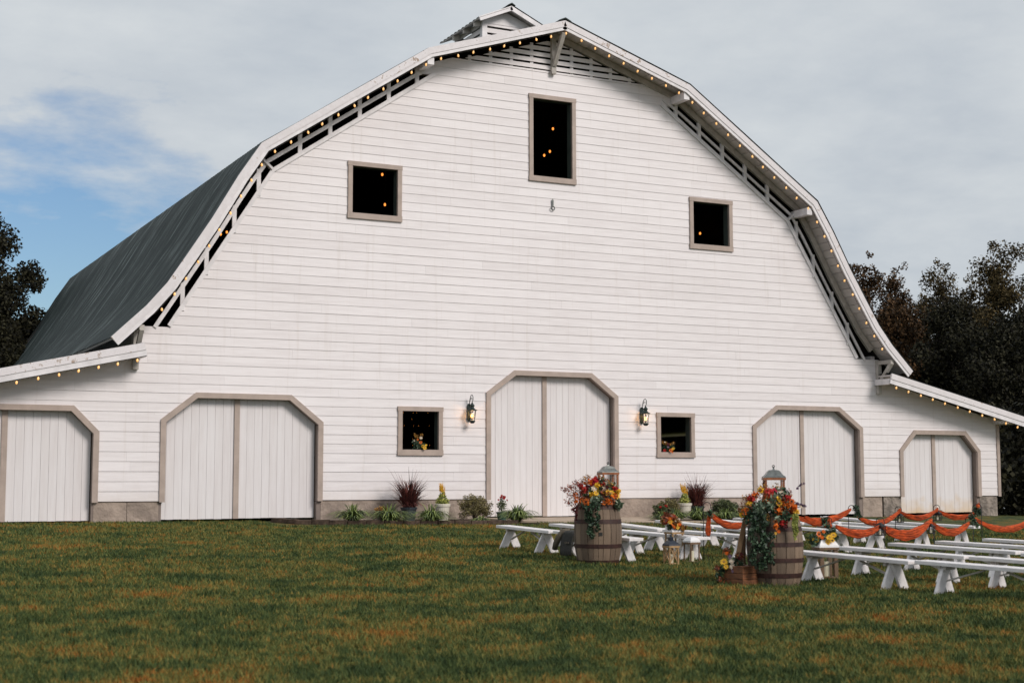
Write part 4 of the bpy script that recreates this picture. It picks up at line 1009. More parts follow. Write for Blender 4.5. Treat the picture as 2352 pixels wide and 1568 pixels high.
# left barrel bouquet: units in metres, right / back / up measured from the barrel head
bouquet('barrel_bouquet', 'overflowing autumn bouquet with a sunflower on the left barrel', at(BL, -.02, -.10, HB), [
    ('sunflower', .02, -.16, .22, .085), ('sunflower', .27, -.12, .12, .085), ('gold_daisy', .20, -.16, .14, .060), ('pink_dahlia', -.03, -.14, .31, .070), ('red_dahlia', -.07, -.14, .27, .055),
    ('cream_rose', -.12, -.14, .29, .045), ('cream_rose', .12, -.12, .28, .045), ('cream_rose', -.05, -.20, .20, .055), ('cream_rose', .09, -.18, .20, .042), ('orange_rose', -.17, -.12, .27, .04),
    ('burgundy_rose', -.14, -.14, .22, .055), ('burgundy_rose', .14, -.16, .22, .045), ('orange_gerbera', -.16, -.2, .02, .06), ('gold_daisy', -.02, -.22, .14, .05), ('orange_rose', .15, -.2, .04, .045),
    ('orange_gerbera', .10, -.22, .0, .045), ('orange_rose', -.30, -.14, .02, .045), ('burgundy_rose', -.22, -.16, .12, .045), ('orange_rose', .21, -.15, .08, .04), ('cream_rose', .22, -.18, .07, .035), ('sunflower', -.01, -.21, .10, .05)],
    [('leaves', 'leafgreen', 1300, .055, .5, [(-.05, -.1, .08, .16), (.05, -.1, .22, .14), (.12, -.1, .06, .13), (0, -.06, .2, .13), (.2, -.06, .1, .1), (-.15, -.1, .1, .12), (.0, -.2, .04, .08)]),
     ('pale_leaves', 'leafpale', 200, .085, .5, [(.28, -.1, .0, .08), (.31, -.05, -.04, .06), (.22, -.05, .2, .09), (-.02, -.22, .06, .07), (-.18, -.15, -.02, .05)]),
     ('rust_sprays', 'leafrust', 1100, .030, .45, [(-.25, -.12, .10, .12), (-.33, -.1, .14, .10), (-.38, -.1, .06, .09), (-.22, -.1, .24, .11), (-.30, -.12, -.04, .09), (-.42, -.1, .2, .06), (-.13, -.1, .32, .09), (.1, -.1, .30, .08), (.2, -.18, .05, .10), (.1, -.2, .02, .08), (-.15, -.2, .05, .09)]), ('burgundy_sprays', 'leafwine', 700, .026, .5, [(-.44, -.1, .17, .05), (-.50, -.1, .21, .03), (-.36, -.1, .22, .07), (-.3, -.1, .28, .06), (-.18, -.16, .16, .09), (.0, -.1, .36, .05), (.10, -.2, .14, .07), (-.42, -.1, .0, .05)]),
     ('gold_sprays', 'leafgold', 260, .032, .45, [(-.15, -.1, .34, .07), (.03, -.1, .35, .06), (.16, -.1, .3, .07), (.23, -.1, .22, .06)]),
     ('trailing_ivy', 'ivy', 650, .045, .6, [(-.10+.02*math.sin(i), -.29, -.02-.032*i, .045) for i in range(15)]+[(-.01+.015*math.sin(i*1.3), -.30, -.02-.030*i, .035) for i in range(13)]+[(-.16, -.27, -.05-.04*i, .03) for i in range(6)]),
     ('orange_blooms', 'orange', 300, .034, .8, [(-.24, -.16, .04, .05), (-.14, -.2, .0, .05), (.17, -.2, .02, .05), (.24, -.18, .09, .05), (-.30, -.14, .10, .05), (-.10, -.18, .30, .04)]),
     ('yellow_blooms', 'yellow', 260, .034, .8, [(.12, -.18, .16, .05), (.0, -.2, .25, .04), (.30, -.14, .16, .04), (-.08, -.2, .12, .04)]),
     ('red_blooms', 'red', 300, .036, .8, [(-.03, -.16, .32, .05), (.08, -.16, .26, .05), (-.18, -.18, .18, .05), (.26, -.14, .20, .04), (-.24, -.16, .24, .04)]),
     ('dangling_sprig', 'burgundy', 90, .055, .4, [(-.30, -.15, -.03-.035*i, .02) for i in range(8)]+[(-.34, -.15, -.10, .03)])], 'bouquets on the barrels')
bouquet('barrel_bouquet', 'trailing autumn bouquet with green amaranth tassels on the right barrel', at(BR, -.05, -.10, HB-.03), [
    ('red_dahlia', -.06, -.15, .30, .070), ('pink_dahlia', .01, -.13, .31, .050), ('cream_rose', .02, -.17, .23, .055), ('cream_rose', .10, -.13, .28, .040), ('cream_rose', -.23, -.15, .20, .040), ('orange_rose', .10, -.17, .16, .045),
    ('orange_gerbera', .22, -.15, .18, .050), ('orange_gerbera', .08, -.19, .12, .045), ('gold_daisy', .05, -.2, .16, .055), ('orange_rose', -.13, -.2, .12, .035), ('cream_rose', .22, -.12, .25, .03),
    ('burgundy_rose', .15, -.14, .22, .045), ('orange_rose', .26, -.15, .10, .04), ('cream_rose', .33, -.12, .12, .03), ('gold_daisy', .26, -.18, .05, .045), ('cream_rose', -.16, -.13, .31, .04), ('gold_daisy', -.35, -.1, .08, .03),
    ('orange_gerbera', .0, -.27, -.06, .040), ('orange_rose', -.01, -.28, -.12, .038), ('orange_rose', .03, -.28, -.18, .030), ('gold_daisy', -.01, -.29, -.20, .022), ('gold_daisy', -.02, -.29, -.25, .018), ('burgundy_rose', .12, -.27, -.12, .04)],
    [('leaves', 'leafgreen', 1900, .055, .5, [(-.05, -.1, .08, .17), (.08, -.1, .22, .14), (.12, -.1, .06, .15), (-.2, -.1, .06, .14), (0, -.06, .2, .13), (-.30, -.1, .0, .1), (.25, -.06, .1, .08), (.1, -.2, .0, .1)]),
     ('pale_leaves', 'leafpale', 190, .08, .5, [(-.08, -.2, .15, .09), (-.02, -.22, .20, .05), (-.18, -.2, .10, .07), (.02, -.28, -.04, .04)]),
     ('rust_sprays', 'leafrust', 800, .032, .45, [(0, -.18, .18, .12), (.14, -.18, .12, .1), (-.12, -.18, .26, .1), (-.3, -.1, .13, .12), (-.25, -.1, .22, .08), (.2, -.1, .28, .06), (-.38, -.08, .05, .07), (.15, -.15, .1, .1)]),
     ('gold_sprays', 'leafgold', 350, .030, .45, [(-.12, -.1, .34, .07), (-.32, -.1, .2, .08), (.05, -.1, .35, .06), (-.36, -.1, .1, .06), (-.1, -.2, -.02, .06)]),
     ('orange_blooms', 'orange', 420, .034, .8, [(-.10, -.2, .20, .05), (.14, -.2, .14, .06), (.24, -.18, .10, .05), (-.34, -.12, .06, .05), (.05, -.22, .06, .05), (-.22, -.16, .26, .05), (.0, -.29, -.12, .035)]),
     ('yellow_blooms', 'yellow', 260, .032, .8, [(.04, -.2, .22, .04), (-.3, -.14, .16, .04), (.27, -.18, .05, .04), (-.38, -.1, .02, .035), (-.16, -.18, .32, .04)]),
     ('red_blooms', 'red', 380, .036, .8, [(-.06, -.18, .28, .06), (.16, -.16, .22, .05), (-.28, -.15, .22, .05), (.10, -.24, -.08, .05), (.2, -.16, .02, .05)]),
     ('purple_spikes', 'purple', 260, .022, .6, [(.28+.018*i, -.12, .16-.006*i, .018) for i in range(7)]+[(.30+.01*i, -.1, .34+.01*i, .014) for i in range(6)]+[(.38, -.1, .40, .016)]),
     ('trailing_ivy', 'ivy', 1150, .045, .6, [(-.27+.03*math.sin(i), -.27, -.02-.042*i, .06) for i in range(14)]+[(-.16+.02*math.sin(i*1.3), -.29, -.02-.042*i, .06) for i in range(15)]+[(-.07+.02*math.sin(i*2), -.31, -.2-.035*i, .035) for i in range(11)]),
     ('amaranth_tassels', 'leaflime', 1300, .022, .7, [(.20+.012*j+.006*math.sin(i), -.32, .02-.024*i, .016) for j in range(5) for i in range(13-abs(j-2)*2)])], 'bouquets on the barrels')

# ------------------------------------------------------------------ benches
BH = .37
def make_bench(label):
    r = thing('bench', label, 'bench', (0, 0, 0), 0, 'white plank benches either side of the aisle')
    s = MB(); s.box(-.125, .125, -1.0, 1.0, BH-.045, BH); s.build('seat', MT['bench'], r, bevel=.005)
    for e in (-1, 1):
        y = e*.66
        l = MB()                                 # a leg board leaning one way
        l.prism_y([(-.225, -.02), (-.085, -.02), (.085, BH-.046), (-.055, BH-.046)], y-.0195, y+.0195); l.build('leg', MT['bench'], r)
        l = MB(); yy = y+.042*e
        l.prism_y([(.225, -.02), (.085, -.02), (-.085, BH-.046), (.055, BH-.046)], yy-.0195, yy+.0195); l.build('leg', MT['bench'], r)
        b = MB(); b.bar((0, y-e*.024, .155), (0, e*.14, BH-.062), .036, .018); b.build('brace', MT['rafter'], r)
        c = MB(); c.box(-.10, .10, y-e*.05-.018, y-e*.05+.018, BH-.085, BH-.047); c.build('cleat', MT['rafter'], r)
    return r
BEN = [ # start (far end) x,y -> end x,y ; label
 ((-5.62, -8.70), (-5.55, -10.42), 'front row bench of the far block, its outer end toward the flower bed'),
 ((-5.50, -10.46), (-5.32, -12.45), 'bench with the tweed jacket over it, beside the left barrel'),
 ((-4.42, -8.30), (-4.33, -10.30), 'second row bench of the far block at the barn end'),
 ((-4.30, -10.34), (-4.08, -12.33), 'second row bench of the far block at the aisle end, behind the tall lantern'),
 ((-3.28, -8.30), (-3.48, -10.30), 'third row bench of the far block at the barn end, slightly skewed'),
 ((-3.44, -10.34), (-3.08, -12.30), 'third row bench of the far block at the aisle end'),
 ((-2.00, -7.85), (-2.12, -9.85), 'fourth row bench of the far block at the barn end, behind the orange leaf bouquet'),
 ((-2.12, -9.9), (-2.10, -11.9), 'fourth row bench of the far block at the aisle end, behind the hanging orange cloth'),
 ((-.75, -7.70), (-.86, -9.7), 'fifth row bench of the far block at the barn end, half behind the right barrel'),
 ((-.84, -9.75), (-.75, -11.7), 'fifth row bench of the far block at the aisle end'),
 ((.30, -7.0), (.42, -9.0), 'sixth row bench of the far block at the barn end'),
 ((.42, -9.05), (.58, -11.0), 'sixth row bench of the far block at the aisle end'),
 ((1.42, -6.8), (1.42, -8.8), 'seventh row bench of the far block at the barn end'),
 ((1.42, -8.85), (1.85, -10.8), 'seventh row bench of the far block at the aisle end'),
 ((2.75, -6.6), (2.62, -8.55), 'last row bench of the far block at the barn end'),
 ((2.62, -8.6), (3.05, -10.5), 'last row bench of the far block at the aisle end'),
 ((-4.52, -15.06), (-4.27, -17.04), 'front row bench of the near block, nearest the right barrel'),
 ((-4.24, -17.10), (-3.80, -19.05), 'front row bench of the near block cut by the picture edge'),
 ((-3.44, -14.68), (-3.02, -16.63), 'second row bench of the near block at the aisle end'),
 ((-2.97, -16.66), (-2.55, -18.6), 'second row bench of the near block cut by the picture edge'),
 ((-2.20, -14.28), (-1.72, -16.2), 'third row bench of the near block at the aisle end'),
 ((-1.68, -16.25), (-1.25, -18.2), 'third row bench of the near block cut by the picture edge'),
 ((-1.08, -14.0), (-.48, -15.9), 'fourth row bench of the near block at the aisle end'),
 ((.28, -13.55), (.85, -15.4), 'fifth row bench of the near block, rearmost by the right picture edge')]
b0 = None
for (ax, ay), (bx, by), lb in BEN:
    cx, cy = (ax+bx)/2, (ay+by)/2; L = math.hypot(bx-ax, by-ay); rz = math.atan2(by-ay, bx-ax)+PI/2; z = float(gz(cx, cy))+.012*math.sin(cx*.9+cy*.4)*math.cos(cy*.7-cx*.2)
    if b0 is None: b0 = make_bench(lb); o = b0
    else: o = dup(b0, label=lb)
    o.location = (cx, cy, z); o.rotation_euler = (math.atan(GY), 0, rz); o.scale = (1, L/2.0, 1)

# ------------------------------------------------------------------ jacket on the bench
def jacket():
    bx, by = -5.50, -11.05; z = float(gz(bx, by))+BH
    r = thing('jacket', 'grey brown tweed jacket draped over the bench left of the barrel', 'jacket', (bx, by, z), math.radians(4))
    rr = np.random.default_rng(2)
    # path across the seat (local -x is the camera side): hangs down the near side, over the seat, down the far side a little
    prof = [(-.200, -.335), (-.185, -.26), (-.172, -.16), (-.160, -.07), (-.148, -.01), (-.12, .022), (-.05, .030), (.03, .028), (.10, .024), (.14, .0), (.152, -.07), (.158, -.14)]
    ny = 16; V = []
    for k, (x, zz) in enumerate(prof):
        for j in range(ny+1):
            t = j/ny; y = -.15+.31*t+(.02*math.sin(k*.9) if k < 5 else 0)
            f = .014*math.sin(t*17+k*.5)*(1 if k < 5 else .5)
            V.append((x-abs(f)-(.012 if k < 6 else 0), y, zz+(.004*math.sin(t*13+k)+(-.03*t if k == 0 else 0))+.006))
    n = len(prof); F = [(k*(ny+1)+j, k*(ny+1)+j+1, (k+1)*(ny+1)+j+1, (k+1)*(ny+1)+j) for k in range(n-1) for j in range(ny)]
    o = np_mesh('jacket_body', np.array(V), np.array(F), MT['darktweed'], r, smooth=True)
    sm = o.modifiers.new('thickness', 'SOLIDIFY'); sm.thickness = .012; sm.offset = 1
    s = MB(); s.tube([(-.04, .14, .030), (-.14, .19, .010), (-.19, .25, -.09), (-.205, .30, -.18), (-.20, .335, -.25)], [.034, .052, .050, .046, .042], 12); s.build('sleeve', MT['tweed'], r, smooth=True)
    c = MB(); c.tube([(-.20, .333, -.245), (-.199, .337, -.256)], [.044, .044], 12, cap=False); c.build('cuff_opening', MT['socket'], r)
    p = MB(); p.box(-.218, -.206, -.08, .04, -.16, -.135); p.build('pocket_flap', MT['tweed'], r)
    l = MB(); l.bar((-.10, -.13, .035), (.06, -.15, .040), .05, .02); l.build('collar', MT['tweed'], r, bevel=.006)
jacket()

# ------------------------------------------------------------------ lanterns with bouquets at the aisle mouth
LA = G(1549, 1284); LB = G(1541, 1295); LC = G(1589, 1292)
table_lantern(LA, 'tall brown lantern with white domed roof carrying the orange leaf bouquet', .20, .41, MT['pinewood'], MT['whitemetal'], -YAW+.5, None, 'dome', cdl=(.04, .12), ring=False)
table_lantern(LB+sv(-.01, -.12, 0), 'small lantern with dark roof and crossed wooden lattice, beside the left barrel', .165, .27, MT['pinewood'], MT['navy'], -YAW+.5, None, 'chimney', lattice=True, cdl=(.035, .12))
table_lantern(LC, 'short thin framed lantern with white roof and ivory candle', .17, .30, MT['oldwood'], MT['whitemetal'], -YAW+.55, None, 'dome', cdl=(.035, .15), ring=False)
bouquet('leaf_bouquet', 'orange and red leaf bouquet lying on the white roofed lantern', LA+sv(-.03, -.05, .50), [
    ('orange_rose', -.04, -.05, .10, .05), ('orange_gerbera', .0, -.08, .04, .05), ('red_dahlia', -.10, -.04, .08, .05), ('gold_daisy', -.04, -.08, .06, .045), ('cream_rose', .05, -.08, .07, .028), ('cream_rose', .10, -.04, .10, .028),
    ('orange_rose', .10, -.08, .02, .045), ('gold_daisy', .07, -.1, -.02, .035), ('orange_rose', .02, -.08, -.02, .045), ('red_dahlia', .02, -.02, .14, .045), ('cream_rose', .13, -.05, .05, .024)],
    [('autumn_leaves', 'leafrust', 260, .075, .5, [(-.1, 0, .1, .08), (-.02, 0, .1, .09), (.06, 0, .03, .09), (.12, 0, -.02, .06), (-.09, 0, .17, .05)]),
     ('gold_leaves', 'leafgold', 150, .07, .5, [(-.14, -.02, .08, .04), (.0, 0, .13, .05), (.16, -.03, -.03, .05), (.05, -.05, .05, .06)]),
     ('dark_leaves', 'leafgreen', 160, .06, .5, [(.02, -.03, -.04, .06), (.10, 0, -.05, .05), (-.03, -.03, -.02, .05)])])
LS = G(1897, 1327)
table_lantern(LS, 'tall dark wooden lantern with white roof and candle behind the front bench', .245, .40, MT['oldwood'], MT['whitemetal'], -YAW+.2, None, 'dome', cdl=(.05, .19), ring=False, tk=.2)
bouquet('sunflower_bouquet', 'yellow and orange sunflower bouquet on the dark wooden lantern', LS+sv(-.01, -.04, .50), [
    ('gold_daisy', .04, -.1, .03, .055), ('gold_daisy', .10, -.06, .06, .05), ('gold_daisy', .02, -.08, -.03, .05), ('orange_gerbera', -.09, -.06, .07, .05), ('orange_rose', -.03, -.06, .10, .035), ('sunflower', -.13, -.05, .0, .05), ('sunflower', .08, -.08, -.01, .04), ('orange_rose', -.05, -.08, .03, .035)],
    [('leaves', 'leafgreen', 420, .06, .5, [(-.12, 0, .0, .08), (.0, 0, .04, .09), (.12, 0, .02, .07), (.1, 0, .1, .05), (-.14, -.03, -.04, .05)])])

# ------------------------------------------------------------------ crate with easel frame and posy
CR_ = G(1722, 1343)
def crate():
    r = thing('wooden_crate', 'brown wooden crate standing against the right barrel', 'crate', (CR_.x, CR_.y+.12, float(gz(CR_.x, CR_.y))), -YAW+.63)
    W_, D_, H_ = .36, .33, .215
    for nm, (x0, x1, y0, y1) in (('side_panel', (-W_/2, W_/2, -D_/2, -D_/2+.018)), ('side_panel', (-W_/2, W_/2, D_/2-.018, D_/2)), ('side_panel', (-W_/2, -W_/2+.018, -D_/2+.019, D_/2-.019)), ('side_panel', (W_/2-.018, W_/2, -D_/2+.019, D_/2-.019))):
        m_ = MB()
        for k in range(3): m_.box(x0, x1, y0, y1, .004+k*H_/3, (k+1)*H_/3-.002)
        m_.build(nm, MT['crate'], r, bevel=.002)
    m_ = MB(); m_.box(-W_/2+.02, W_/2-.02, -D_/2+.02, D_/2-.02, .01, .03); m_.build('bottom', MT['crate'], r)
    m_ = MB()
    for k in range(5): m_.box(-W_/2-.004, W_/2+.004, -D_/2+k*.061, -D_/2+k*.061+.05, H_+.001, H_+.014)
    m_.build('slatted_lid', MT['crate'], r)
    return r
crate()
ez = thing('folded_easel', 'leaning wooden easel frame between the crate and the right barrel', 'easel', (CR_.x+.02, CR_.y+.28, float(gz(CR_.x, CR_.y))), -YAW)
m_ = MB(); m_.bar((-.04, -.14, .235), (.10, -.02, .78), .055, .03, up=(0, 1, 0)); m_.build('front_leg', MT['midwood'], ez)
m_ = MB(); m_.bar((.10, .0, .82), (.11, .16, .0), .03, .025, up=(1, 0, 0)); m_.build('rear_leg', MT['oldwood'], ez)
m_ = MB(); m_.bar((.03, .02, .0), (.10, -.01, .80), .04, .025, up=(0, 1, 0)); m_.build('middle_leg', MT['oldwood'], ez)
PB = G(1700, 1318)
bouquet('small_posy', 'small posy of gold and cream blooms left of the crate', Vector((CR_.x, CR_.y+.12, float(gz(CR_.x, CR_.y))))+sv(-.18, .02, .20), [
    ('gold_daisy', -.07, -.08, .08, .055), ('cream_rose', .02, -.1, .08, .045), ('cream_rose', .03, -.1, .02, .05), ('lilac_rose', .0, -.08, .14, .04), ('gold_daisy', -.05, -.1, .02, .04), ('orange_rose', -.03, -.06, .18, .035), ('burgundy_rose', .12, -.06, .12, .035), ('lilac_rose', .03, -.12, -.03, .03), ('burgundy_rose', .15, -.04, .17, .03)],
    [('leaves', 'leafgreen', 420, .05, .5, [(.1, 0, .06, .08), (.0, 0, .0, .08), (-.1, 0, -.02, .05), (.14, 0, .0, .06), (-.12, -.02, -.08, .05)]),
     ('rust_sprays', 'leafrust', 150, .06, .35, [(-.02, 0, .2, .05), (-.15, -.03, .0, .04), (.13, 0, .15, .05), (-.1, -.03, -.14, .05)])])

# ------------------------------------------------------------------ window bouquets
bouquet('window_bouquet', 'white and yellow bouquet in the lower left window', Vector((-3.40, .02, 1.12)), [
    ('cream_rose', .02, -.1, .26, .05), ('gold_daisy', .10, -.1, .04, .055), ('orange_gerbera', .01, -.1, .16, .045), ('orange_rose', -.05, -.08, .22, .035), ('sunflower', .06, -.12, .08, .045), ('cream_rose', -.13, -.05, .2, .03), ('gold_daisy', .13, -.08, .10, .035)],
    [('leaves', 'leafgreen', 260, .06, .5, [(-.08, 0, .12, .09), (.04, 0, .08, .09), (-.12, 0, .04, .06)]), ('pale_leaves', 'leafpale', 60, .05, .5, [(-.14, 0, .18, .05), (-.05, -.05, .08, .05)]),
     ('gold_sprays', 'leafgold', 140, .045, .3, [(-.08, 0, .28, .06), (.02, 0, .32, .05), (-.13, 0, .34, .04)])])
bouquet('window_bouquet', 'red and orange bouquet in the lower right window', Vector((3.22, .02, 1.12)), [
    ('red_dahlia', -.09, -.1, .04, .05), ('orange_gerbera', .06, -.1, .04, .055), ('burgundy_rose', .0, -.09, .18, .06), ('lilac_rose', .0, -.1, .12, .035), ('gold_daisy', .12, -.08, .08, .05), ('orange_rose', .1, -.1, .0, .035), ('cream_rose', -.08, -.06, .24, .028)],
    [('leaves', 'leafgreen', 240, .06, .5, [(-.08, 0, .1, .08), (.1, 0, .12, .08), (0, 0, .05, .08)]), ('gold_sprays', 'leafgold', 130, .06, .3, [(-.14, 0, .24, .05), (-.05, 0, .22, .05), (.13, 0, .22, .05), (.05, 0, .2, .04)])])

# ------------------------------------------------------------------ shepherd hooks, swags, hanging lanterns, greenery ties
def hook(px, py, y, label, side=1):
    t = onY(px, py, y); g = float(gz(t.x, y)); H = t.z-g
    r = thing('shepherd_hook', label, 'garden hook', (t.x, y, g), 0, 'black shepherd hooks along the aisle')
    pts = [(0, 0, -.12), (0, 0, H-.055)]
    for a in np.linspace(0, PI, 9): v = rightv*(.055-.055*math.cos(a))*side; pts.append((v.x, v.y, H-.055+.055*math.sin(a)))
    v = rightv*.11*side; pts += [(v.x, v.y, H-.09)]; v2 = rightv*.135*side; pts += [(v2.x, v2.y, H-.105), ((rightv*.15*side).x, (rightv*.15*side).y, H-.09)]
    m_ = MB(); m_.tube(pts, .0055, 6); m_.build('rod', MT['iron'], r, smooth=True)
    m_ = MB(); m_.tube([(0, 0, H*.12), (v.x*.6, v.y*.6, H*.10), (v.x*.6, v.y*.6, -.05)], .005, 5); m_.build('foot_prong', MT['iron'], r)
    return Vector((t.x, y, g)), Vector((t.x+v.x, y+v.y, t.z-.10))
def dz(ox, oy, s): return lambda x, y: ((ox+x/s)*.9408, (oy+y/s)*.9408)
z1 = dz(1200, 1230, 3.92); z2 = dz(1900, 1230, 3.92); zA = dz(2000, 1200, 7.84); zB = dz(2250, 1200, 9.388); zT = dz(1700, 1130, 4.9); zM = dz(1500, 1120, 5.228)
FAR = {}
for key, zz, q, y, lb in (('h1', z1, (2025, -20), -12.3, 'black hook holding the loose orange cloth end before the right barrel'), ('a', zA, (555, 255), -11.95, 'black hook of the far line just right of the right barrel'),
     ('b', zA, (1450, 280), -11.3, 'black hook of the far line below the stone foundation block'), ('c', zA, (2185, 248), -10.9, 'black hook of the far line in front of the far right doors'), ('d', zB, (1165, 290), -10.6, 'last black hook of the far line, with the greenery knot')):
    px, py = zz(*q); FAR[key] = hook(px, py, y, lb)
NEAR = {}
for key, zz, q, y, lb, sd_ in (('e', zA, (240, 478), -14.75, 'nearest black hook, just behind the sunflower bouquet', -1), ('f', zA, (1240, 480), -14.3, 'second black hook of the near line, holding a small black lantern', -1), ('g', zA, (2185, 500), -13.95, 'third black hook of the near line, between two low swags', -1),
     ('h', zB, (1170, 560), -13.75, 'fourth black hook of the near line with a green leafy tie', -1), ('i', zB, (1365, 270), -13.5, 'tall black hook near the right end of the near line', -1)):
    px, py = zz(*q); NEAR[key] = hook(px, py, y, lb, sd_)
def swag(A, B, sag, label, w0=.02, w1=.11, seed=0):
    A = Vector(A); B = Vector(B); mid = (A+B)/2
    r = bpy.data.objects.new('x', None)
    L = (B-A); n = 30; m = 12; V = []; t_ = L.normalized(); side = Vector((-t_.y, t_.x, 0)).normalized(); rr = random.Random(seed)
    ph = [rr.random()*6 for _ in range(4)]
    for i in range(n+1):
        t = i/n; c = A.lerp(B, t); c = c-Vector((0, 0, 4*sag*t*(1-t)))
        wdt = w0+(w1-w0)*math.sin(PI*t)**.7
        tang = (L-Vector((0, 0, 4*sag*(1-2*t)))).normalized(); nn = side.cross(tang).normalized()
        if nn.z < 0: nn = -nn
        for j in range(m+1):
            s = (j/m-.5); f = .016*math.sin(j*2.4+ph[0]+t*3)+.008*math.sin(j*4.1+ph[1]-t*5)
            V.append(tuple(c+nn*(s*wdt*(1+.08*math.sin(t*23+ph[2])))+side*(f*min(1, wdt/.07)-.03*(1-(2*s)**2)*math.sin(PI*t))))
    F = [(i*(m+1)+j, i*(m+1)+j+1, (i+1)*(m+1)+j+1, (i+1)*(m+1)+j) for i in range(n) for j in range(m)]
    o = np_mesh('cloth_swag', np.array(V), np.array(F), MT['cloth'], None, smooth=True)
    md = o.modifiers.new('thickness', 'SOLIDIFY'); md.thickness = .004
    tag(o, label, 'cloth swag', 'orange gauze swags between the hooks'); return o
def P(zz, q, y): px, py = zz(*q); return onY(px, py, y)
h1a = P(z1, (2075, 75), -12.3); bL = P(zM, (1750, 775), -12.3); bR = P(zT, (1180, 640), -12.25)
aA = P(zA, (608, 325), -11.95); bA = P(zA, (1530, 370), -11.3); cA = P(zA, (2250, 350), -10.9); dA = P(zB, (1240, 478), -10.6)
swag(h1a, bL, .145, 'orange swag hanging left of the right barrel', .03, .10, 1)
swag(bR, aA, .13, 'orange swag rising from behind the right barrel to the first greenery tie', .03, .12, 2)
ga = P(zA, (730, 470), -11.93)
swag(ga, bA, .15, 'orange swag dipping behind the near line below the first pale doors', .03, .09, 3)
swag(bA, cA, .125, 'orange swag in front of the left half of the far right doors', .03, .09, 4)
swag(cA, dA, .105, 'orange swag in front of the right half of the far right doors', .03, .10, 5)
eL = P(zA, (130, 540), -14.75); eR = P(zA, (310, 650), -14.75); fA = P(zA, (1185, 640), -14.3); gA = P(zA, (2125, 570), -13.95); hA = P(zB, (1115, 690), -13.75); iA = P(zB, (1195, 590), -13.5); jA = P(zB, (2700, 480), -13.2)
bR2 = P(zT, (1290, 650), -14.75)
swag(bR2, eL, .05, 'short orange swag between the right barrel and the sunflower bouquet', .06, .10, 12)
swag(eR, fA, .115, 'front orange swag from the sunflower bouquet to the small black lantern', .04, .12, 6)
swag(fA, gA, .17, 'front orange swag hanging lowest, middle of the near line', .04, .15, 7)
swag(gA, hA, .16, 'front orange swag right of the lowest one, ending at a green leafy tie', .03, .11, 8)
swag(iA, jA, .22, 'long orange swag running out of the right picture edge', .03, .10, 9)
def cloth_tail(p, L, w_, label, seed):
    rr = random.Random(seed); V = []; n = 16; m = 8
    for i in range(n+1):
        t = i/n; ww = w_*(.35+.65*t**.7) if t < .85 else w_*(1-(t-.85)*4)
        for j in range(m+1):
            s = j/m-.5; v = rightv*(s*ww+.01*math.sin(t*5+seed))+backv*(.012*math.sin(j*2.3+seed)+.005*math.sin(i)); V.append((v.x, v.y, -L*t+.012*math.sin(j*1.7)*t))
    F = [(i*(m+1)+j, i*(m+1)+j+1, (i+1)*(m+1)+j+1, (i+1)*(m+1)+j) for i in range(n) for j in range(m)]
    o = np_mesh('cloth_tail', np.array(V), np.array(F), MT['cloth'], None, smooth=True); o.location = p
    md = o.modifiers.new('thickness', 'SOLIDIFY'); md.thickness = .004
    tag(o, label, 'cloth')
cloth_tail(h1a+sv(.0, -.02, .02), .38, .085, 'loose orange cloth end hanging straight down from the first hook', 1)
cloth_tail(eL+sv(.03, .01, .03), .14, .12, 'knotted orange cloth gathered on the nearest hook', 2)
def knot(p, label, R=.05, red=False, n=150, L=.1):
    r = thing('cloth_knot' if red else 'greenery_tie', label, 'cloth knot' if red else 'greenery', p)
    if red:
        m_ = MB(); m_.ball((0, 0, 0), R*.6, 8, 6, 1.3); m_.ball((.02, 0, R*.5), R*.4, 7, 5, 1.4); m_.ball((-.015, -.01, -R*.5), R*.42, 7, 5, 1.3); m_.build('gathered_cloth', MT['cloth'], r, smooth=True)
    else:
        C = [(sv(.03*math.sin(i*2.2)+L*.45*i/7, -.02, L*(.5-i/7.)*1.1)) for i in range(8)]
        leaf_cloud('leaves', [(c.x, c.y, c.z, R*.7) for c in C], n, .04, MT['leafgreen'], r, 3, .6)
        m_ = MB(); m_.tube(C, .005, 4); m_.build('stem', MT['twig'], r)
knot(h1a+sv(.0, -.03, -.02), 'pale leafy tie on the first hook by the loose cloth end', .05, n=90, L=.06)
knot(P(zA, (680, 380), -11.95), 'green leafy tie hanging right of the first far hook', .05, n=240, L=.16)
knot(P(zA, (80, 590), -14.77), 'green leafy tie beside the knot above the sunflower bouquet', .04, n=110, L=.12)
knot(P(zB, (1240, 430), -10.62), 'round green wreath tie at the last far hook', .07, n=260, L=.10)
knot(P(zB, (1130, 660), -13.77), 'green leafy tie at the right end of the front swags', .045, n=170, L=.16)
knot(P(zB, (1290, 330), -10.65), 'orange cloth knot amid the round green wreath tie', .06, True)
knot(bA, 'dark gathered orange knot on the far hook below the stone block', .05, True)
knot(cA, 'gathered orange knot on the hook before the far right doors', .045, True)
knot(fA, 'gathered orange knot above the front black lantern', .05, True)
knot(gA, 'gathered orange knot right of the lowest front swag', .05, True)
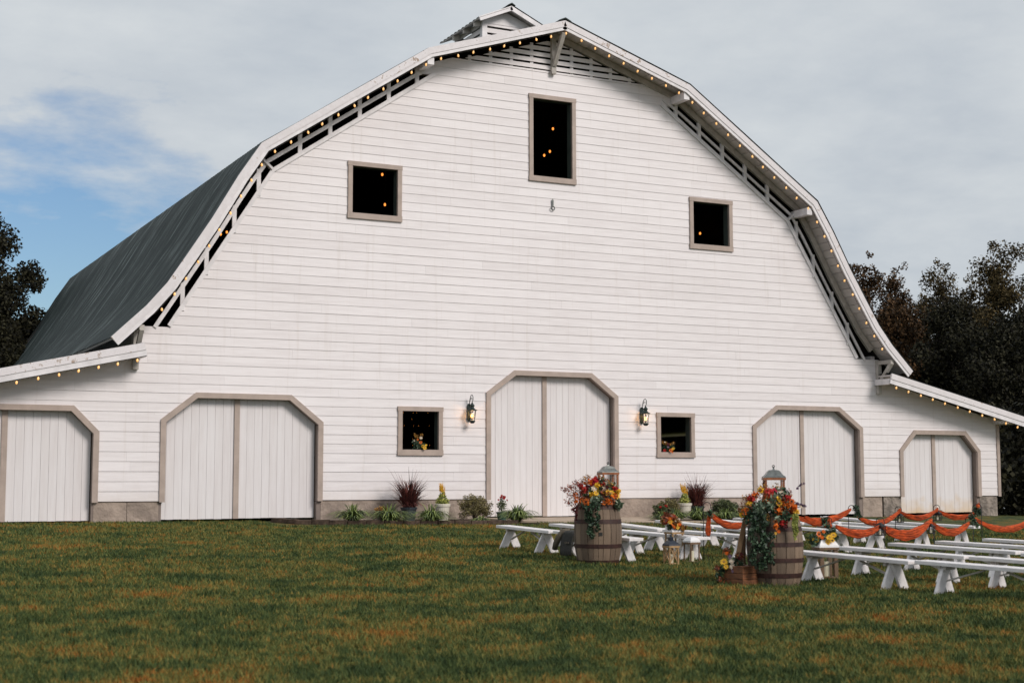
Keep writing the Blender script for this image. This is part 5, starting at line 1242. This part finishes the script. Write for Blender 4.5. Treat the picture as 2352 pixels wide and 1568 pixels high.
def mini_lantern(p, label, s=1.0):
    r = thing('hanging_lantern', label, 'lantern', p, .3, 'small black lanterns hanging from the hooks')
    w_ = .055*s; h = .115*s
    m_ = MB(); m_.box(-w_, w_, -w_, w_, 0, .012); m_.build('base', MT['iron'], r)
    m_ = MB(); m_.box(-w_*1.05, w_*1.05, -w_*1.05, w_*1.05, h, h+.012); m_.lathe([(w_*1.3, h+.013), (w_*.5, h+.05*s), (.006, h+.06*s)], n=4, rot=PI/4); m_.build('roof', MT['iron'], r)
    m_ = MB()
    for sx in (-1, 0, 1):
        for sy in (-1, 0, 1):
            if sx or sy: m_.box(sx*(w_-.005)-.004, sx*(w_-.005)+.004, sy*(w_-.005)-.004, sy*(w_-.005)+.004, .012, h)
    m_.build('bars', MT['iron'], r)
    m_ = MB(); m_.lathe([(.022, .013), (.022, .06), (.003, .062)], n=10); m_.build('candle', MT['candle'], r)
    m_ = MB(); m_.tube([(0, 0, h+.06*s), (0, 0, h+.10*s)], .003, 4); m_.build('hanger', MT['iron'], r)
mini_lantern(P(zA, (1170, 835), -14.32), 'small black lantern hanging below the front orange knot', 1.05)
mini_lantern(P(zA, (1540, 590), -11.3), 'small black lantern hanging at the far hook below the stone block', .95)
mini_lantern(P(zA, (2140, 800), -13.97), 'small black lantern hanging by the lowest front swag', .85)
mini_lantern(P(zB, (370, 660), -10.9), 'small black lantern hanging before the far right doors', 1.0)

# ------------------------------------------------------------------ trees
LEAFM = [mat('dark_autumn_leaf', (.026, .024, .011), .7, island=.9, var=.5, col2=(.006, .006, .004), spec=.2),
         mat('rust_brown_leaf', (.085, .045, .018), .7, island=.9, var=.5, col2=(.022, .014, .007), spec=.2),
         mat('olive_brown_leaf', (.085, .060, .022), .7, island=.9, var=.5, col2=(.022, .018, .008), spec=.2)]
def tree(name, label, loc, H, R, m, n, leaf, seed, low=.25, group=None, lean=0, narrow=1.0, sparse_top=True):
    rr = random.Random(seed); r = thing(name, label, 'tree', loc, 0, group)
    tk = MB(); pts = [(0, 0, -.3)]; x = y = 0
    for i in range(1, 8):
        x += rr.uniform(-.12, .12)+lean*.1; y += rr.uniform(-.12, .12); pts.append((x, y, H*.92*i/7))
    tr = H*.020; tk.tube(pts, [tr*(1-.85*i/7) for i in range(8)], 8)
    C = []; lb = MB()
    nl = 26
    for i in range(nl):
        t = low+(1-low)*(i+rr.random())/nl; k = t*7*.98; j = int(min(6, k)); a = Vector(pts[j]).lerp(Vector(pts[j+1]), k-j)
        an = i*2.4+rr.random(); prof = math.sin(min(1, (1-t)*1.35+.12)*PI/2)*(.55+.45*min(1, (t-low)*5+.3))
        L = R*prof*(.65+.5*rr.random()); up = .35+.5*rr.random()
        d = Vector((math.cos(an), math.sin(an), up)).normalized(); p1 = a+d*L*.5+Vector((0, 0, .1)); p2 = a+d*L
        lb.tube([a, p1, p2], [tr*(1-t)*.5+.02, .03, .012], 5)
        for q in range(6):
            f = .35+.75*rr.random(); c = a+d*L*f+Vector((rr.gauss(0, .16*R), rr.gauss(0, .16*R), rr.gauss(0, .13*R))); C.append((c.x, c.y, c.z, R*(.13+.15*rr.random())))
            if q < 2: lb.tube([a+d*L*f*.8, c], [.018, .006], 4)
    for i in range(5): C.append((x+rr.gauss(0, .12*R), y+rr.gauss(0, .12*R), H*(.9+.1*rr.random()), R*.12))
    tk.build('trunk', MT['bark'], r, smooth=True); lb.build('limbs', MT['bark'], r)
    leaf_cloud('crown', C, int(n*2.3), leaf*.85, m, r, seed, .65)
    return r
def wood_tree(px, py, D, R, mi, label, seed, n=9000, low=.1, leaf=.15, grp='autumn trees at the edge of the wood'):
    top = atD(px, py, D); g = float(gz(top.x, top.y)); H = top.z-g
    tree('autumn_tree', label, (top.x, top.y, g), H, R, LEAFM[mi], n, leaf, seed, low, grp)
wood_tree(1974, 582, 66, 1.7, 1, 'narrow rust red tree rising right beside the barn roof', 1, 6500)
wood_tree(2036, 606, 68, 1.9, 1, 'reddish tree with a pointed top, second from the barn roof', 2, 8000)
wood_tree(2165, 596, 72, 2.0, 2, 'round headed brown tree standing above the middle of the wood', 3, 8500)
wood_tree(2118, 640, 74, 1.5, 2, 'thin brown tree in the dip of the treeline', 4, 4500)
wood_tree(2225, 628, 70, 1.7, 2, 'sparse brown tree just left of the tallest crown', 5, 6500)
wood_tree(2303, 566, 68, 2.5, 2, 'tallest broad olive brown tree near the right picture edge', 6, 15000)
wood_tree(2395, 600, 69, 2.6, 0, 'dark tree half cut by the right picture edge', 7, 12000)
wood_tree(2075, 680, 62, 2.3, 1, 'lower rust brown tree filling the front of the wood by the roof', 8, 12000, .04)
wood_tree(2190, 690, 60, 2.6, 0, 'lower dark tree filling the front middle of the wood', 9, 14000, .04)
wood_tree(2310, 720, 57, 2.6, 0, 'lower dark green tree at the front of the wood near the corner', 10, 14000, .03)
wood_tree(2000, 740, 60, 2.0, 1, 'low rust tree directly behind the right roof slope', 11, 9000, .03)
wood_tree(2480, 640, 66, 3.0, 2, 'olive brown tree beyond the right picture edge', 12, 9000)
wood_tree(1900, 700, 70, 2.4, 2, 'brown tree hidden behind the right roof slope', 13, 6000)
def understory():
    rng = np.random.default_rng(3); C = []
    for i in range(260):
        a = rng.random(); d = 58+rng.random()*30; px = 1850+a*800; p = atD(px, 1110, d); z = float(gz(p.x, p.y)); C.append((p.x, p.y, z+rng.random()**.8*(6.6+2.2*math.sin(px*.011+1)), 1.0+rng.random()*.6))
    for i in range(110):
        px = 2270+rng.random()*330; p = atD(px, 1110, 44+rng.random()*8); z = float(gz(p.x, p.y)); C.append((p.x, p.y, z+rng.random()*3.2, .55+rng.random()*.4))
    o = leaf_cloud('wood_undergrowth', C, 170000, .20, LEAFM[0], None, 9, .7)
    tag(o, 'dark mass of undergrowth and small trees filling the wood', 'undergrowth'); o['kind'] = 'stuff'
understory()
# left tree
tp = atD(-30, 480, 52); g = float(gz(tp.x, tp.y))
tree('leafy_tree', 'large dark tree with orange tinged leaves at the left picture edge', (tp.x, tp.y, g), tp.z-g, 3.1, LEAFM[0], 48000, .15, 31, .03)
tp = atD(35, 700, 58); g = float(gz(tp.x, tp.y))
tree('leafy_tree', 'lower dark green tree between the left tree and the barn roof', (tp.x, tp.y, g), tp.z-g, 1.9, LEAFM[0], 12000, .17, 32, .02)
tp = atD(-190, 560, 60); g = float(gz(tp.x, tp.y))
tree('leafy_tree', 'dark tree standing left of the picture edge', (tp.x, tp.y, g), tp.z-g, 3.4, LEAFM[0], 16000, .2, 33, .05)
